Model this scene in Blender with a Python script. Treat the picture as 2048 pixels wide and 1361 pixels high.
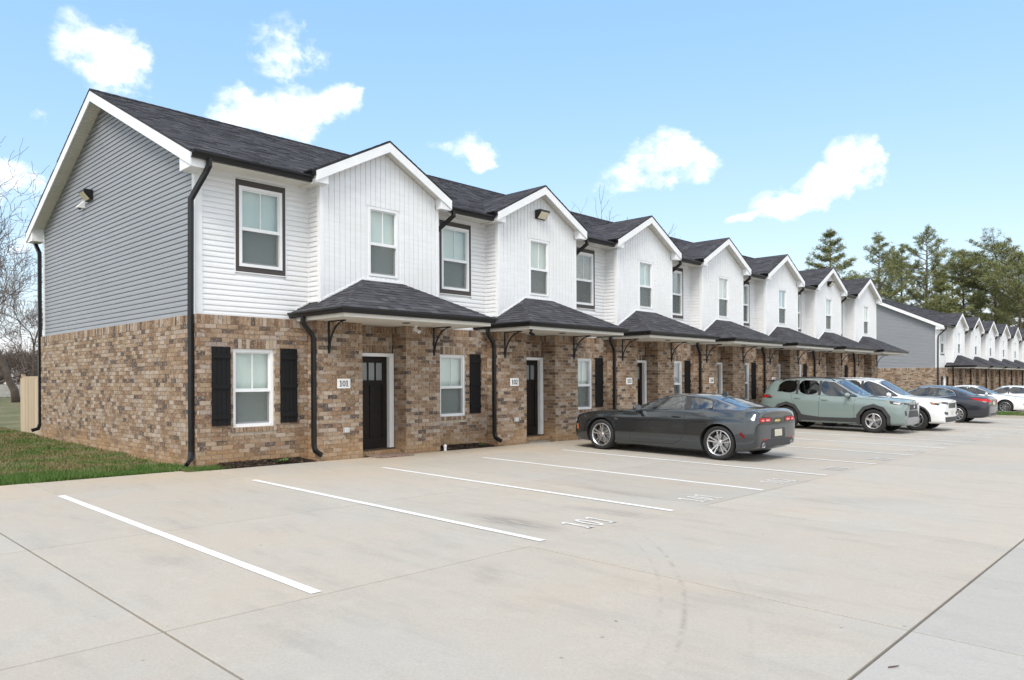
import bpy, bmesh, math, random
from math import sin, cos, pi, radians, sqrt, atan2
from mathutils import Vector, Matrix, noise
from mathutils.bvhtree import BVHTree
from mathutils.geometry import delaunay_2d_cdt
random.seed(7)
scene = bpy.context.scene
for o in list(bpy.data.objects):
    bpy.data.objects.remove(o)
C = scene.collection

# ------------------------------------------------------------------ camera
YAW = radians(43.4678); ROLL = radians(0.2896); EYE = 1.5556
cam_d = bpy.data.cameras.new('camera'); cam = bpy.data.objects.new('camera', cam_d); C.objects.link(cam)
fw = Vector((cos(YAW), sin(YAW), 0)); rt = Vector((sin(YAW), -cos(YAW), 0)); up = Vector((0, 0, 1))
up2 = up * cos(ROLL) + rt * sin(ROLL); rt2 = rt * cos(ROLL) - up * sin(ROLL)
m = Matrix.Identity(4)
for i in range(3):
    m[i][0] = rt2[i]; m[i][1] = up2[i]; m[i][2] = -fw[i]
m[2][3] = EYE
cam.matrix_world = m
cam_d.sensor_width = 36; cam_d.lens = 36 * 1482.78 / 2048
cam_d.shift_y = 0.03865; cam_d.clip_start = 0.05; cam_d.clip_end = 3000
scene.camera = cam

# ------------------------------------------------------------------ light
SUN_EL = radians(50); SUN_DIR = Vector((-0.80, -0.42, 0)).normalized()
sd = SUN_DIR * cos(SUN_EL) + Vector((0, 0, sin(SUN_EL)))
sun_d = bpy.data.lights.new('sun', 'SUN'); sun = bpy.data.objects.new('sun', sun_d); C.objects.link(sun)
sun_d.energy = 1.5; sun_d.angle = radians(24); sun_d.color = (1.0, 0.94, 0.85)
sun.rotation_euler = sd.to_track_quat('Z', 'Y').to_euler()
scene.view_settings.view_transform = 'Standard'; scene.view_settings.look = 'None'
scene.view_settings.gamma = 1.0; scene.view_settings.exposure = EXPO = 1.0
try: scene.view_settings.use_curve_mapping = False
except Exception: pass
scene.cycles.max_bounces = 4; scene.cycles.diffuse_bounces = 3; scene.cycles.glossy_bounces = 3; scene.cycles.transparent_max_bounces = 12
scene.cycles.use_adaptive_sampling = True; scene.cycles.adaptive_threshold = 0.025
scene.cycles.use_denoising = True

# ------------------------------------------------------------------ node helpers
class NT:
    def __init__(s, tree): s.t = tree; s.n = tree.nodes; s.l = tree.links
    def new(s, typ, **kw):
        nd = s.n.new(typ)
        for k, v in kw.items():
            if k == 'inp':
                for a, b in v.items(): s.put(nd, a, b)
            else: setattr(nd, k, v)
        return nd
    def put(s, nd, key, v):
        sock = nd.inputs[key]
        if isinstance(v, bpy.types.NodeSocket): s.l.new(v, sock)
        else: sock.default_value = v
    def math(s, op, a, b=0.0, c=0.0, clamp=False):
        nd = s.new('ShaderNodeMath', operation=op); nd.use_clamp = clamp
        s.put(nd, 0, a); s.put(nd, 1, b)
        if op in ('MULTIPLY_ADD', 'SMOOTH_MIN', 'SMOOTH_MAX', 'COMPARE'): s.put(nd, 2, c)
        return nd.outputs[0]
    def vmath(s, op, a, b=(0, 0, 0)):
        nd = s.new('ShaderNodeVectorMath', operation=op); s.put(nd, 0, a)
        if op == 'SCALE': s.put(nd, 3, b)
        else: s.put(nd, 1, b)
        return nd
    def mix(s, fac, a, b, blend='MIX'):
        nd = s.new('ShaderNodeMix', data_type='RGBA', blend_type=blend); s.put(nd, 0, fac)
        for i, v in ((6, a), (7, b)):
            s.put(nd, i, v if isinstance(v, bpy.types.NodeSocket) or len(v) == 4 else (*v, 1))
        return nd.outputs[2]
    def noise(s, vec, scale, detail=4, rough=0.55, dist=0.0):
        nd = s.new('ShaderNodeTexNoise', inp={'Scale': scale, 'Detail': detail, 'Roughness': rough, 'Distortion': dist})
        if vec is not None: s.put(nd, 'Vector', vec)
        return nd.outputs[0]
    def ramp(s, fac, stops, mode='LINEAR'):
        nd = s.new('ShaderNodeValToRGB'); r = nd.color_ramp; r.interpolation = mode
        while len(r.elements) < len(stops): r.elements.new(0.5)
        for e, (p, c) in zip(r.elements, stops):
            e.position = p; e.color = (*c, 1) if len(c) == 3 else c
        s.put(nd, 0, fac); return nd.outputs[0]
    def maprange(s, v, a, b, c=0.0, d=1.0, smooth=False):
        nd = s.new('ShaderNodeMapRange'); nd.interpolation_type = 'SMOOTHSTEP' if smooth else 'LINEAR'
        for i, x in enumerate((v, a, b, c, d)): s.put(nd, i, x)
        return nd.outputs[0]

# ------------------------------------------------------------------ world: daylight sky with broken cloud
world = bpy.data.worlds.new('World'); scene.world = world; world.use_nodes = True
wt = NT(world.node_tree); wt.n.clear()
sky = wt.new('ShaderNodeTexSky'); sky.sky_type = 'NISHITA'; sky.sun_disc = False
sky.sun_elevation = SUN_EL; sky.sun_rotation = atan2(SUN_DIR.x, SUN_DIR.y)
sky.air_density = 1.0; sky.dust_density = 0.25; sky.ozone_density = 1.6; sky.altitude = 200
tc = wt.new('ShaderNodeTexCoord').outputs['Generated']
sep = wt.new('ShaderNodeSeparateXYZ', inp={0: tc})
az = wt.math('MULTIPLY', wt.math('ARCTAN2', sep.outputs[1], sep.outputs[0]), 57.29578)
el = wt.math('MULTIPLY', wt.math('ARCSINE', sep.outputs[2]), 57.29578)
def pix_azel(u, v):
    a = u - 1024; b = v - 759.655; c, s_ = cos(-ROLL), sin(-ROLL)
    uu = (a * c + b * s_) / 1482.78; vv = (-a * s_ + b * c) / 1482.78
    d = fw + rt * uu + Vector((0, 0, -vv)); d.normalize()
    return math.degrees(atan2(d.y, d.x)), math.degrees(math.asin(d.z))
clouds = [  # photo position, half size, weight
    (220, 95, 105, 62, 1.0), (165, 100, 70, 45, .9), (265, 115, 62, 42, .8), (200, 62, 50, 34, .8), (215, 150, 60, 38, .6),
    (570, 75, 92, 62, .66), (590, 40, 50, 45, .6), (520, 110, 60, 40, .5), (615, 95, 50, 40, .55),
    (610, 215, 85, 52, 1.0), (510, 225, 75, 46, 1.0), (660, 200, 62, 42, .9), (600, 250, 70, 40, .8), (455, 250, 50, 28, .8),
    (945, 305, 48, 32, .86), (890, 295, 44, 16, .74), (960, 328, 42, 24, .8),
    (1330, 300, 92, 46, .95), (1270, 345, 80, 42, .85), (1400, 320, 50, 38, .8), (1230, 370, 50, 28, .7), (1350, 275, 60, 32, .9),
    (1700, 335, 62, 46, 1.0), (1640, 375, 62, 36, 1.0), (1570, 410, 80, 30, 1.0), (1490, 437, 55, 16, .9), (1735, 310, 38, 36, .9), (1540, 395, 50, 24, .7),
    (25, 375, 85, 48, 1.0), (-40, 390, 80, 70, 1.0), (45, 420, 60, 40, .7), (10, 480, 100, 40, .5), (85, 235, 40, 34, .45),
]
nz1 = wt.noise(tc, 5.0, 6, 0.62, 0.35)
nz2 = wt.noise(tc, 15.0, 8, 0.62, 0.15)
warp = wt.noise(wt.vmath('ADD', tc, (3.1, 1.7, 9.2)).outputs[0], 9.0, 3, 0.6)
azw = wt.math('MULTIPLY_ADD', wt.math('SUBTRACT', nz2, 0.5), 5.0, az)
elw = wt.math('MULTIPLY_ADD', wt.math('SUBTRACT', warp, 0.5), 5.0, el)
ae = wt.new('ShaderNodeCombineXYZ', inp={0: azw, 1: elw}).outputs[0]
field = None
for (u, v, ru, rv, w) in clouds:
    a0, e0 = pix_azel(u, v); a1, _ = pix_azel(u + ru, v); _, e1 = pix_azel(u, v - rv)
    ia, ie = 1 / max(0.4, abs(a1 - a0)), 1 / max(0.4, abs(e1 - e0))
    vm = wt.new('ShaderNodeVectorMath', operation='MULTIPLY_ADD', inp={0: ae, 1: (ia, ie, 0), 2: (-a0 * ia, -e0 * ie, 0)}).outputs[0]
    d2 = wt.vmath('DOT_PRODUCT', vm, vm).outputs['Value']
    f = wt.math('MULTIPLY_ADD', d2, -0.55 * w, w)
    field = f if field is None else wt.math('MAXIMUM', field, f)
nz3 = wt.noise(wt.vmath('MULTIPLY', tc, (1, 1, 1.6)).outputs[0], 38.0, 6, 0.65, 0.3)
field = wt.math('MULTIPLY_ADD', wt.math('SUBTRACT', nz3, 0.5), 0.9, field)
field = wt.math('MULTIPLY_ADD', wt.math('SUBTRACT', nz2, 0.5), 1.8, wt.math('MAXIMUM', field, -1.0))
mask_in = wt.math('MULTIPLY', wt.maprange(field, 0.36, 1.12, 0, 1, True), wt.maprange(nz3, .3, .6, .80, 1.0))
# unseen cloud round the rest of the sky, cover raised to neutralise the light
gen = wt.maprange(nz1, 0.40, 0.56, 0, 1, True)
daz = wt.math('ABSOLUTE', wt.math('SUBTRACT', az, math.degrees(YAW)))
out_f = wt.math('MAXIMUM', wt.maprange(daz, 40, 56, 0, 1, True), wt.maprange(el, 31, 44, 0, 1, True))
mask = wt.math('MAXIMUM', mask_in, wt.math('MULTIPLY', gen, out_f))
mask = wt.math('MULTIPLY', mask, wt.maprange(sep.outputs[2], -0.02, 0.02))
SKY_K = 0.135
# soft shoulder on the clear sky so the horizon keeps its blue, the same in every direction
sp_ = wt.new('ShaderNodeSeparateColor', inp={0: sky.outputs[0]}); ch_ = []
for i, (g_, k_) in enumerate(((.68, .64), (.46, .60), (.19, .615))):
    x_ = wt.math('MAXIMUM', wt.math('MULTIPLY', sp_.outputs[i], 0.135), 0.0)
    ch_.append(wt.math('MULTIPLY', wt.math('POWER', x_, g_), k_ / SKY_K))
skc = wt.new('ShaderNodeCombineColor', inp={0: ch_[0], 1: ch_[1], 2: ch_[2]}).outputs[0]
shade = wt.maprange(wt.noise(tc, 22.0, 3, 0.6), 0.3, 0.7, 0.88, 1.05)
ccol = wt.mix(wt.maprange(mask, 0.4, 1.0), (0.95, 0.965, 1.0), (1, .985, .96))
cl = wt.vmath('SCALE', ccol, wt.math('MULTIPLY', shade, 0.80 / SKY_K)).outputs[0]
fin = wt.mix(wt.math('MULTIPLY', mask, 0.97), skc, cl)
bg = wt.new('ShaderNodeBackground', inp={'Color': fin, 'Strength': SKY_K})
world.cycles.sampling_method = 'MANUAL'; world.cycles.sample_map_resolution = 256
wo = wt.new('ShaderNodeOutputWorld'); wt.l.new(bg.outputs[0], wo.inputs[0])

# ------------------------------------------------------------------ materials
MATS = {}
def mat(name, col=(.5, .5, .5), rough=.6, metal=0, spec=.5, coat=0, var=0.0, vscale=6.0, bump=0.0, bscale=60.0, emis=None, coatr=.05):
    if name in MATS: return MATS[name]
    mt = bpy.data.materials.new(name); mt.use_nodes = True
    t = NT(mt.node_tree); b = t.n['Principled BSDF']
    b.inputs['Roughness'].default_value = rough; b.inputs['Metallic'].default_value = metal
    b.inputs['Specular IOR Level'].default_value = spec; b.inputs['Coat Weight'].default_value = coat
    b.inputs['Coat Roughness'].default_value = coatr
    b.inputs['Base Color'].default_value = (*col, 1)
    geo = None
    if var > 0 or bump > 0:
        geo = t.new('ShaderNodeNewGeometry').outputs['Position']
    if var > 0:
        n = t.noise(geo, vscale, 5, .6)
        f = t.maprange(n, .3, .7, 1 - var, 1 + var)
        t.l.new(t.vmath('SCALE', (*col,), f).outputs[0], b.inputs['Base Color'])
        t.l.new(t.maprange(n, .3, .7, max(0, rough - .08), min(1, rough + .08)), b.inputs['Roughness'])
    if bump > 0:
        bn = t.new('ShaderNodeBump', inp={'Strength': bump, 'Distance': .01, 'Height': t.noise(geo, bscale, 3)})
        t.l.new(bn.outputs[0], b.inputs['Normal'])
    if emis:
        b.inputs['Emission Color'].default_value = (*emis[:3], 1); b.inputs['Emission Strength'].default_value = emis[3]
    MATS[name] = mt; return mt

def glassmat(name, tint=(.75, .82, .8), base=.06, refl=.9):
    if name in MATS: return MATS[name]
    mt = bpy.data.materials.new(name); mt.use_nodes = True
    t = NT(mt.node_tree); t.n.clear()
    tr = t.new('ShaderNodeBsdfTransparent', inp={'Color': (*tint, 1)})
    gl = t.new('ShaderNodeBsdfGlossy', inp={'Color': (.95, .97, 1, 1), 'Roughness': .03})
    lw = t.new('ShaderNodeLayerWeight', inp={'Blend': .5})
    f = t.math('MULTIPLY_ADD', t.math('POWER', lw.outputs['Facing'], 3.0), refl - base, base)
    ms = t.new('ShaderNodeMixShader'); t.put(ms, 0, f); t.put(ms, 1, tr.outputs[0]); t.put(ms, 2, gl.outputs[0])
    o = t.new('ShaderNodeOutputMaterial'); t.l.new(ms.outputs[0], o.inputs[0])
    MATS[name] = mt; return mt

def rand_socket(t, src):
    if src == 'object': return t.new('ShaderNodeObjectInfo').outputs['Random']
    return t.new('ShaderNodeNewGeometry').outputs['Random Per Island']

def brickmat(name, src):
    mt = bpy.data.materials.new(name); mt.use_nodes = True
    t = NT(mt.node_tree); b = t.n['Principled BSDF']
    r = rand_socket(t, src)
    pos = t.new('ShaderNodeNewGeometry').outputs['Position']
    col = t.ramp(r, [(0, (.06, .05, .048)), (.09, (.095, .073, .062)), (.16, (.20, .122, .072)), (.36, (.285, .185, .115)),
                     (.55, (.345, .24, .155)), (.74, (.39, .295, .21)), (.88, (.48, .40, .325)), (1, (.33, .27, .235))])
    p2 = t.vmath('ADD', pos, t.vmath('SCALE', (7.3, 3.1, 5.7), r).outputs[0]).outputs[0]
    n1 = t.noise(p2, 26, 4, .65); n2 = t.noise(p2, 90, 3, .6); n3 = t.noise(p2, 11, 3, .6)
    col = t.mix(t.maprange(n1, .52, .70, 0, .80), col, (.56, .49, .42))
    col = t.mix(t.maprange(n3, .55, .70, 0, .75), col, (.085, .068, .063))
    col = t.mix(t.maprange(n2, .3, .7, 0, .35), col, (.17, .11, .075))
    # clay splashed up from the ground
    sx = t.new('ShaderNodeSeparateXYZ', inp={0: pos})
    hgt = t.math('MULTIPLY_ADD', sx.outputs[0], 0.0098, sx.outputs[2])
    st = t.maprange(t.math('MULTIPLY_ADD', t.math('SUBTRACT', t.noise(pos, 1.7, 5, .6), .5), -1.1, hgt), .12, .62, .6, 0, True)
    col = t.mix(st, col, (.40, .245, .12))
    t.l.new(col, b.inputs['Base Color']); b.inputs['Roughness'].default_value = .85
    b.inputs['Specular IOR Level'].default_value = .25
    bn = t.new('ShaderNodeBump', inp={'Strength': .5, 'Distance': .006, 'Height': n2}); t.l.new(bn.outputs[0], b.inputs['Normal'])
    MATS[name] = mt; return mt

def shinglemat(name, src):
    mt = bpy.data.materials.new(name); mt.use_nodes = True
    t = NT(mt.node_tree); b = t.n['Principled BSDF']
    r = rand_socket(t, src)
    pos = t.new('ShaderNodeNewGeometry').outputs['Position']
    col = t.ramp(r, [(0, (.027, .027, .031)), (.3, (.038, .038, .044)), (.65, (.052, .052, .060)), (.9, (.072, .072, .082)), (1, (.095, .09, .095))])
    n2 = t.noise(pos, 160, 2, .7)
    col = t.mix(t.maprange(n2, .3, .75, 0, .55), col, (.10, .10, .11))
    t.l.new(col, b.inputs['Base Color']); b.inputs['Roughness'].default_value = .92; b.inputs['Specular IOR Level'].default_value = .2
    bn = t.new('ShaderNodeBump', inp={'Strength': .6, 'Distance': .004, 'Height': n2}); t.l.new(bn.outputs[0], b.inputs['Normal'])
    MATS[name] = mt; return mt

def sidingmat(name, col, dirt):
    mt = bpy.data.materials.new(name); mt.use_nodes = True
    t = NT(mt.node_tree); b = t.n['Principled BSDF']
    pos = t.new('ShaderNodeNewGeometry').outputs['Position']
    st = t.vmath('MULTIPLY', pos, (1.2, 1.2, 14)).outputs[0]
    n = t.noise(st, 1.4, 5, .6); n2 = t.noise(pos, .6, 4, .6)
    c = t.mix(t.maprange(n, .4, .75, 0, .5), col, dirt)
    c = t.mix(t.maprange(n2, .45, .7, 0, .35), c, dirt)
    t.l.new(c, b.inputs['Base Color']); b.inputs['Roughness'].default_value = .42
    g = t.noise(t.vmath('MULTIPLY', pos, (4, 4, 120)).outputs[0], 6, 3, .6)
    bn = t.new('ShaderNodeBump', inp={'Strength': .12, 'Distance': .004, 'Height': g}); t.l.new(bn.outputs[0], b.inputs['Normal'])
    MATS[name] = mt; return mt

M_BRICK = brickmat('brick_joined', 'island'); M_BRICK1 = brickmat('brick_single', 'object')
M_SH = shinglemat('shingle_joined', 'island'); M_SH1 = shinglemat('shingle_single', 'object')
M_WHITE = sidingmat('white_vinyl', (.80, .81, .83), (.66, .65, .63))
M_GREY = sidingmat('grey_vinyl', (.262, .275, .297), (.21, .22, .235))
M_TRIM = mat('white_trim', (.80, .81, .82), .4, var=.04, vscale=3)
M_CREAM = mat('cream_soffit', (.70, .68, .62), .5, var=.05, vscale=3)
M_BLACK = mat('black_metal', (.012, .012, .013), .38, metal=0, spec=.35, var=.2, vscale=8)
M_DKBRN = mat('dark_brown_trim', (.055, .044, .040), .5, var=.12)
M_MORTAR = mat('mortar', (.47, .40, .32), .95, var=.2, vscale=9, bump=.4, bscale=120)
M_SHUT = mat('black_shutter', (.010, .010, .011), .6, spec=.2, var=.2)
M_DOOR = mat('door_stain', (.014, .010, .008), .5, spec=.22, var=.35, vscale=12)
M_GLASS = glassmat('window_glass', (.92, .96, .94), .055, .9)
M_BLIND = mat('blind', (.86, .87, .86), .5)
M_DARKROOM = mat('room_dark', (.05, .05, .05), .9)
def screenmat():
    mt = bpy.data.materials.new('insect_screen'); mt.use_nodes = True
    t = NT(mt.node_tree); t.n.clear()
    tr = t.new('ShaderNodeBsdfTransparent'); df = t.new('ShaderNodeBsdfDiffuse', inp={'Color': (.13, .135, .135, 1)})
    ms = t.new('ShaderNodeMixShader', inp={0: .55}); t.put(ms, 1, tr.outputs[0]); t.put(ms, 2, df.outputs[0])
    o = t.new('ShaderNodeOutputMaterial'); t.l.new(ms.outputs[0], o.inputs[0]); return mt
M_SCREEN = screenmat()

# ------------------------------------------------------------------ mesh builder
class MB:
    def __init__(s): s.v = []; s.f = []
    def quad(s, a, b, c, d):
        n = len(s.v); s.v += [tuple(a), tuple(b), tuple(c), tuple(d)]; s.f.append((n, n + 1, n + 2, n + 3)); return s
    def poly(s, pts):
        n = len(s.v); s.v += [tuple(p) for p in pts]; s.f.append(tuple(range(n, n + len(pts)))); return s
    def box(s, x0, x1, y0, y1, z0, z1):
        n = len(s.v)
        s.v += [(x0, y0, z0), (x1, y0, z0), (x1, y1, z0), (x0, y1, z0), (x0, y0, z1), (x1, y0, z1), (x1, y1, z1), (x0, y1, z1)]
        s.f += [tuple(n + i for i in q) for q in ((0, 3, 2, 1), (4, 5, 6, 7), (0, 1, 5, 4), (1, 2, 6, 5), (2, 3, 7, 6), (3, 0, 4, 7))]
        return s
    def hexa(s, p):   # 8 points: bottom ring 0-3, top ring 4-7
        n = len(s.v); s.v += [tuple(q) for q in p]
        s.f += [tuple(n + i for i in q) for q in ((0, 3, 2, 1), (4, 5, 6, 7), (0, 1, 5, 4), (1, 2, 6, 5), (2, 3, 7, 6), (3, 0, 4, 7))]
        return s
    def prism(s, pts, vec):   # planar polygon extruded by vec
        n = len(s.v); k = len(pts); vec = Vector(vec)
        s.v += [tuple(p) for p in pts] + [tuple(Vector(p) + vec) for p in pts]
        s.f.append(tuple(range(n + k - 1, n - 1, -1))); s.f.append(tuple(range(n + k, n + 2 * k)))
        for i in range(k):
            j = (i + 1) % k; s.f.append((n + i, n + j, n + k + j, n + k + i))
        return s
    def tube(s, path, radii, sides=6, cap=True):
        path = [Vector(p) for p in path]
        if not hasattr(radii, '__len__'): radii = [radii] * len(path)
        n = len(s.v); prev = None
        for i, p in enumerate(path):
            d = (path[min(i + 1, len(path) - 1)] - path[max(i - 1, 0)])
            if d.length < 1e-9: d = Vector((0, 0, 1))
            d.normalize()
            if prev is None:
                a = d.orthogonal().normalized()
            else:
                a = prev - d * prev.dot(d)
                a = a.normalized() if a.length > 1e-6 else d.orthogonal().normalized()
            prev = a; b = d.cross(a)
            for k in range(sides):
                t = 2 * pi * k / sides
                s.v.append(tuple(p + (a * cos(t) + b * sin(t)) * radii[i]))
        for i in range(len(path) - 1):
            for k in range(sides):
                k2 = (k + 1) % sides; q = n + i * sides
                s.f.append((q + k, q + k2, q + sides + k2, q + sides + k))
        if cap:
            s.f.append(tuple(n + k for k in range(sides - 1, -1, -1)))
            q = n + (len(path) - 1) * sides; s.f.append(tuple(q + k for k in range(sides)))
        return s
    def rectpipe(s, path, w, d, updir):  # rectangular downspout along a path; w across, d along updir-ish normal
        path = [Vector(p) for p in path]; n = len(s.v); U = Vector(updir).normalized()
        for i, p in enumerate(path):
            t = Vector((0, 0, 0))
            if i > 0: t += (p - path[i - 1]).normalized()
            if i < len(path) - 1: t += (path[i + 1] - p).normalized()
            t.normalize(); a = t.cross(U)
            if a.length < 1e-4: a = t.orthogonal()
            a.normalize(); b = a.cross(t).normalized()
            k = 1.0
            if 0 < i < len(path) - 1:
                k = 1 / max(.6, (path[i + 1] - p).normalized().dot(t))
            for sa, sb in ((-1, -1), (1, -1), (1, 1), (-1, 1)): s.v.append(tuple(p + a * sa * w / 2 + b * sb * d / 2 * k))
        for i in range(len(path) - 1):
            for k in range(4):
                k2 = (k + 1) % 4; q = n + i * 4; s.f.append((q + k, q + k2, q + 4 + k2, q + 4 + k))
        s.f.append((n + 3, n + 2, n + 1, n)); q = n + 4 * (len(path) - 1); s.f.append((q, q + 1, q + 2, q + 3))
        return s
    def lathe(s, prof, o, axis, seg=24):  # prof [(r,h)], axis unit vector
        o = Vector(o); ax = Vector(axis).normalized(); a = ax.orthogonal().normalized(); b = ax.cross(a); n = len(s.v)
        for r, h in prof:
            for k in range(seg):
                t = 2 * pi * k / seg; s.v.append(tuple(o + ax * h + (a * cos(t) + b * sin(t)) * r))
        for i in range(len(prof) - 1):
            for k in range(seg):
                k2 = (k + 1) % seg; q = n + i * seg; s.f.append((q + k, q + k2, q + seg + k2, q + seg + k))
        return s
    def mesh(s, name, material=None, smooth=False):
        me = bpy.data.meshes.new(name); me.from_pydata(s.v, [], s.f); me.update()
        if material: me.materials.append(material)
        if smooth:
            me.polygons.foreach_set('use_smooth', [True] * len(me.polygons))
        return me
    def build(s, name, material=None, parent=None, smooth=False, kind=None, bevel=0):
        if bevel:
            bm = bmesh.new(); me0 = s.mesh('tmp'); bm.from_mesh(me0); bpy.data.meshes.remove(me0)
            bmesh.ops.remove_doubles(bm, verts=bm.verts, dist=1e-5)
            bmesh.ops.recalc_face_normals(bm, faces=bm.faces)
            bmesh.ops.bevel(bm, geom=bm.edges[:], offset=bevel, segments=1, affect='EDGES')
            me = bpy.data.meshes.new(name); bm.to_mesh(me); bm.free()
            if material: me.materials.append(material)
        else: me = s.mesh(name, material, smooth)
        return link(name, me, parent, kind)
def link(name, me, parent=None, kind=None):
    o = bpy.data.objects.new(name, me); C.objects.link(o)
    if parent is not None: o.parent = parent
    if kind: o['kind'] = kind
    return o
def empty(name, loc=(0, 0, 0), parent=None):
    o = bpy.data.objects.new(name, None); o.location = loc; C.objects.link(o); o.empty_display_size = .2
    if parent is not None: o.parent = parent
    return o
def tag(o, label, cat, group=None, kind=None):
    o['label'] = label; o['category'] = cat
    if group: o['group'] = group
    if kind: o['kind'] = kind
    return o
def gz(x, y):
    x = min(max(x, -40), 95); y = min(max(y, -40), 45)
    return -0.060 - 0.0098175 * x + 0.0127728 * y
# ------------------------------------------------------------------ ground, lot, lawn
def groundmat():
    mt = bpy.data.materials.new('lawn_soil'); mt.use_nodes = True
    t = NT(mt.node_tree); b = t.n['Principled BSDF']; pos = t.new('ShaderNodeNewGeometry').outputs['Position']
    n = t.noise(pos, .9, 6, .65); n2 = t.noise(pos, 18, 4, .6)
    c = t.ramp(n, [(.25, (.075, .095, .03)), (.45, (.12, .125, .048)), (.58, (.20, .175, .085)), (.78, (.24, .19, .11))])
    c = t.mix(t.maprange(n2, .3, .7, 0, .6), c, (.05, .06, .02))
    t.l.new(c, b.inputs['Base Color']); b.inputs['Roughness'].default_value = .95
    bn = t.new('ShaderNodeBump', inp={'Strength': .8, 'Distance': .05, 'Height': n2}); t.l.new(bn.outputs[0], b.inputs['Normal'])
    return mt
M_GROUND = groundmat()
g = MB()
xs = [-900, -300, -100, -40, -20, 0, 3, 5, 7, 10, 15, 20, 30, 42, 60, 80, 95, 140, 250, 500, 1200]
ys = [-900, -300, -100, -40, -20, 0, 8, 12, 16, 20, 26, 35, 45, 80, 160, 350, 900]
for i in range(len(xs) - 1):
    for j in range(len(ys) - 1):
        q = [(xs[i], ys[j]), (xs[i + 1], ys[j]), (xs[i + 1], ys[j + 1]), (xs[i], ys[j + 1])]
        g.quad(*[(x, y, gz(x, y) - .10) for x, y in q])
o = g.build('ground', M_GROUND, kind='structure')

def concretemat(name, tint, warm, marks):
    mt = bpy.data.materials.new(name); mt.use_nodes = True
    t = NT(mt.node_tree); b = t.n['Principled BSDF']; pos = t.new('ShaderNodeNewGeometry').outputs['Position']
    sx = t.new('ShaderNodeSeparateXYZ', inp={0: pos})
    n1 = t.noise(pos, .45, 5, .62); n2 = t.noise(t.vmath('MULTIPLY', pos, (2.2, .5, 1)).outputs[0], 1.6, 5, .65)
    n3 = t.noise(pos, 55, 2, .7); n4 = t.noise(pos, 5, 3, .65)
    r = t.new('ShaderNodeObjectInfo').outputs['Random']
    c = t.mix(t.maprange(n1, .38, .68, 0, .85), tint, warm)
    c = t.mix(t.maprange(n2, .50, .75, 0, .55), c, tuple(x * .74 for x in tint))
    c = t.mix(t.maprange(n4, .52, .75, 0, .35), c, tuple(min(1, x * 1.18) for x in tint))
    c = t.vmath('SCALE', c, t.maprange(r, 0, 1, .93, 1.04)).outputs[0]
    c = t.mix(t.maprange(n3, .25, .75, 0, .42), c, tuple(x * .62 for x in tint))
    # grit and specks
    vo = t.new('ShaderNodeTexVoronoi', inp={'Vector': pos, 'Scale': 2.6, 'Randomness': 1.0})
    sp = t.math('MULTIPLY', t.maprange(vo.outputs['Distance'], .02, .045, .8, 0), t.maprange(n4, .4, .6, .3, 1))
    c = t.mix(sp, c, (.09, .075, .06))
    if marks:
        streak = t.maprange(t.noise(t.vmath('MULTIPLY', pos, (9, 1.2, 1)).outputs[0], 2.5, 3, .6), .3, .65, .1, 1)
        trk = t.maprange(n4, .42, .6, 0, 1)
        def blot(cx, cy, rx, ry, ang, k, f, scl=9.0):
            dx = t.math('SUBTRACT', sx.outputs[0], cx); dy = t.math('SUBTRACT', sx.outputs[1], cy)
            ca, sa = cos(ang), sin(ang)
            a = t.math('ADD', t.math('MULTIPLY', dx, ca / rx), t.math('MULTIPLY', dy, sa / rx))
            e = t.math('ADD', t.math('MULTIPLY', dx, -sa / ry), t.math('MULTIPLY', dy, ca / ry))
            d = t.math('SQRT', t.math('ADD', t.math('MULTIPLY', a, a), t.math('MULTIPLY', e, e)))
            m_ = t.math('MULTIPLY', t.maprange(d, .15, 1.0, 1, 0, True), streak)
            return t.mix(t.math('MULTIPLY', m_, k), f, (.10, .095, .09))
        c = blot(6.05, 5.75, .35, 1.0, .05, .6, c); c = blot(7.4, 5.3, .3, .9, .1, .35, c)
        c = blot(8.75, 6.3, .3, 1.2, -.1, .28, c); c = blot(4.3, 4.35, .2, .5, -.9, .2, c); c = blot(2.6, 6.6, .22, .35, .4, .2, c)
        c = blot(5.1, 2.6, .35, .9, .9, .14, c); c = blot(10.5, 3.6, .5, 1.6, .8, .18, c)
        # turning tyre track
        for (cx, cy, R0, k) in ((1.03, 8.92, 7.17, .42), (1.03, 8.92, 7.0, .18), (1.25, 8.7, 7.3, .12)):
            dx = t.math('SUBTRACT', sx.outputs[0], cx); dy = t.math('SUBTRACT', sx.outputs[1], cy)
            d = t.math('ABSOLUTE', t.math('SUBTRACT', t.math('SQRT', t.math('ADD', t.math('MULTIPLY', dx, dx), t.math('MULTIPLY', dy, dy))), R0))
            m_ = t.math('MULTIPLY', t.maprange(d, .0, .03, 1, 0), trk)
            m_ = t.math('MULTIPLY', m_, t.math('MULTIPLY', t.maprange(sx.outputs[0], 3.3, 4.2, 0, 1), t.maprange(sx.outputs[0], 5.8, 7.2, 1, 0)))
            c = t.mix(t.math('MULTIPLY', m_, k), c, (.14, .13, .12))
        # clay washed out beside the walk
        cl_ = t.math('MULTIPLY', t.maprange(sx.outputs[1], 9.5, 12.6, 0, .45), t.maprange(n1, .35, .62, 0, 1))
        c = t.mix(cl_, c, (.50, .38, .24))
    t.l.new(c, b.inputs['Base Color']); b.inputs['Roughness'].default_value = .8; b.inputs['Specular IOR Level'].default_value = .3
    bn = t.new('ShaderNodeBump', inp={'Strength': .25, 'Distance': .004, 'Height': n3}); t.l.new(bn.outputs[0], b.inputs['Normal'])
    return mt
M_CONC = concretemat('concrete', (.428, .402, .360), (.46, .395, .32), True)
M_CONC2 = concretemat('concrete_new', (.415, .40, .372), (.425, .40, .36), False)
M_JOINT = mat('joint_sealant', (.05, .036, .028), .95, var=.4, vscale=14)

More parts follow.
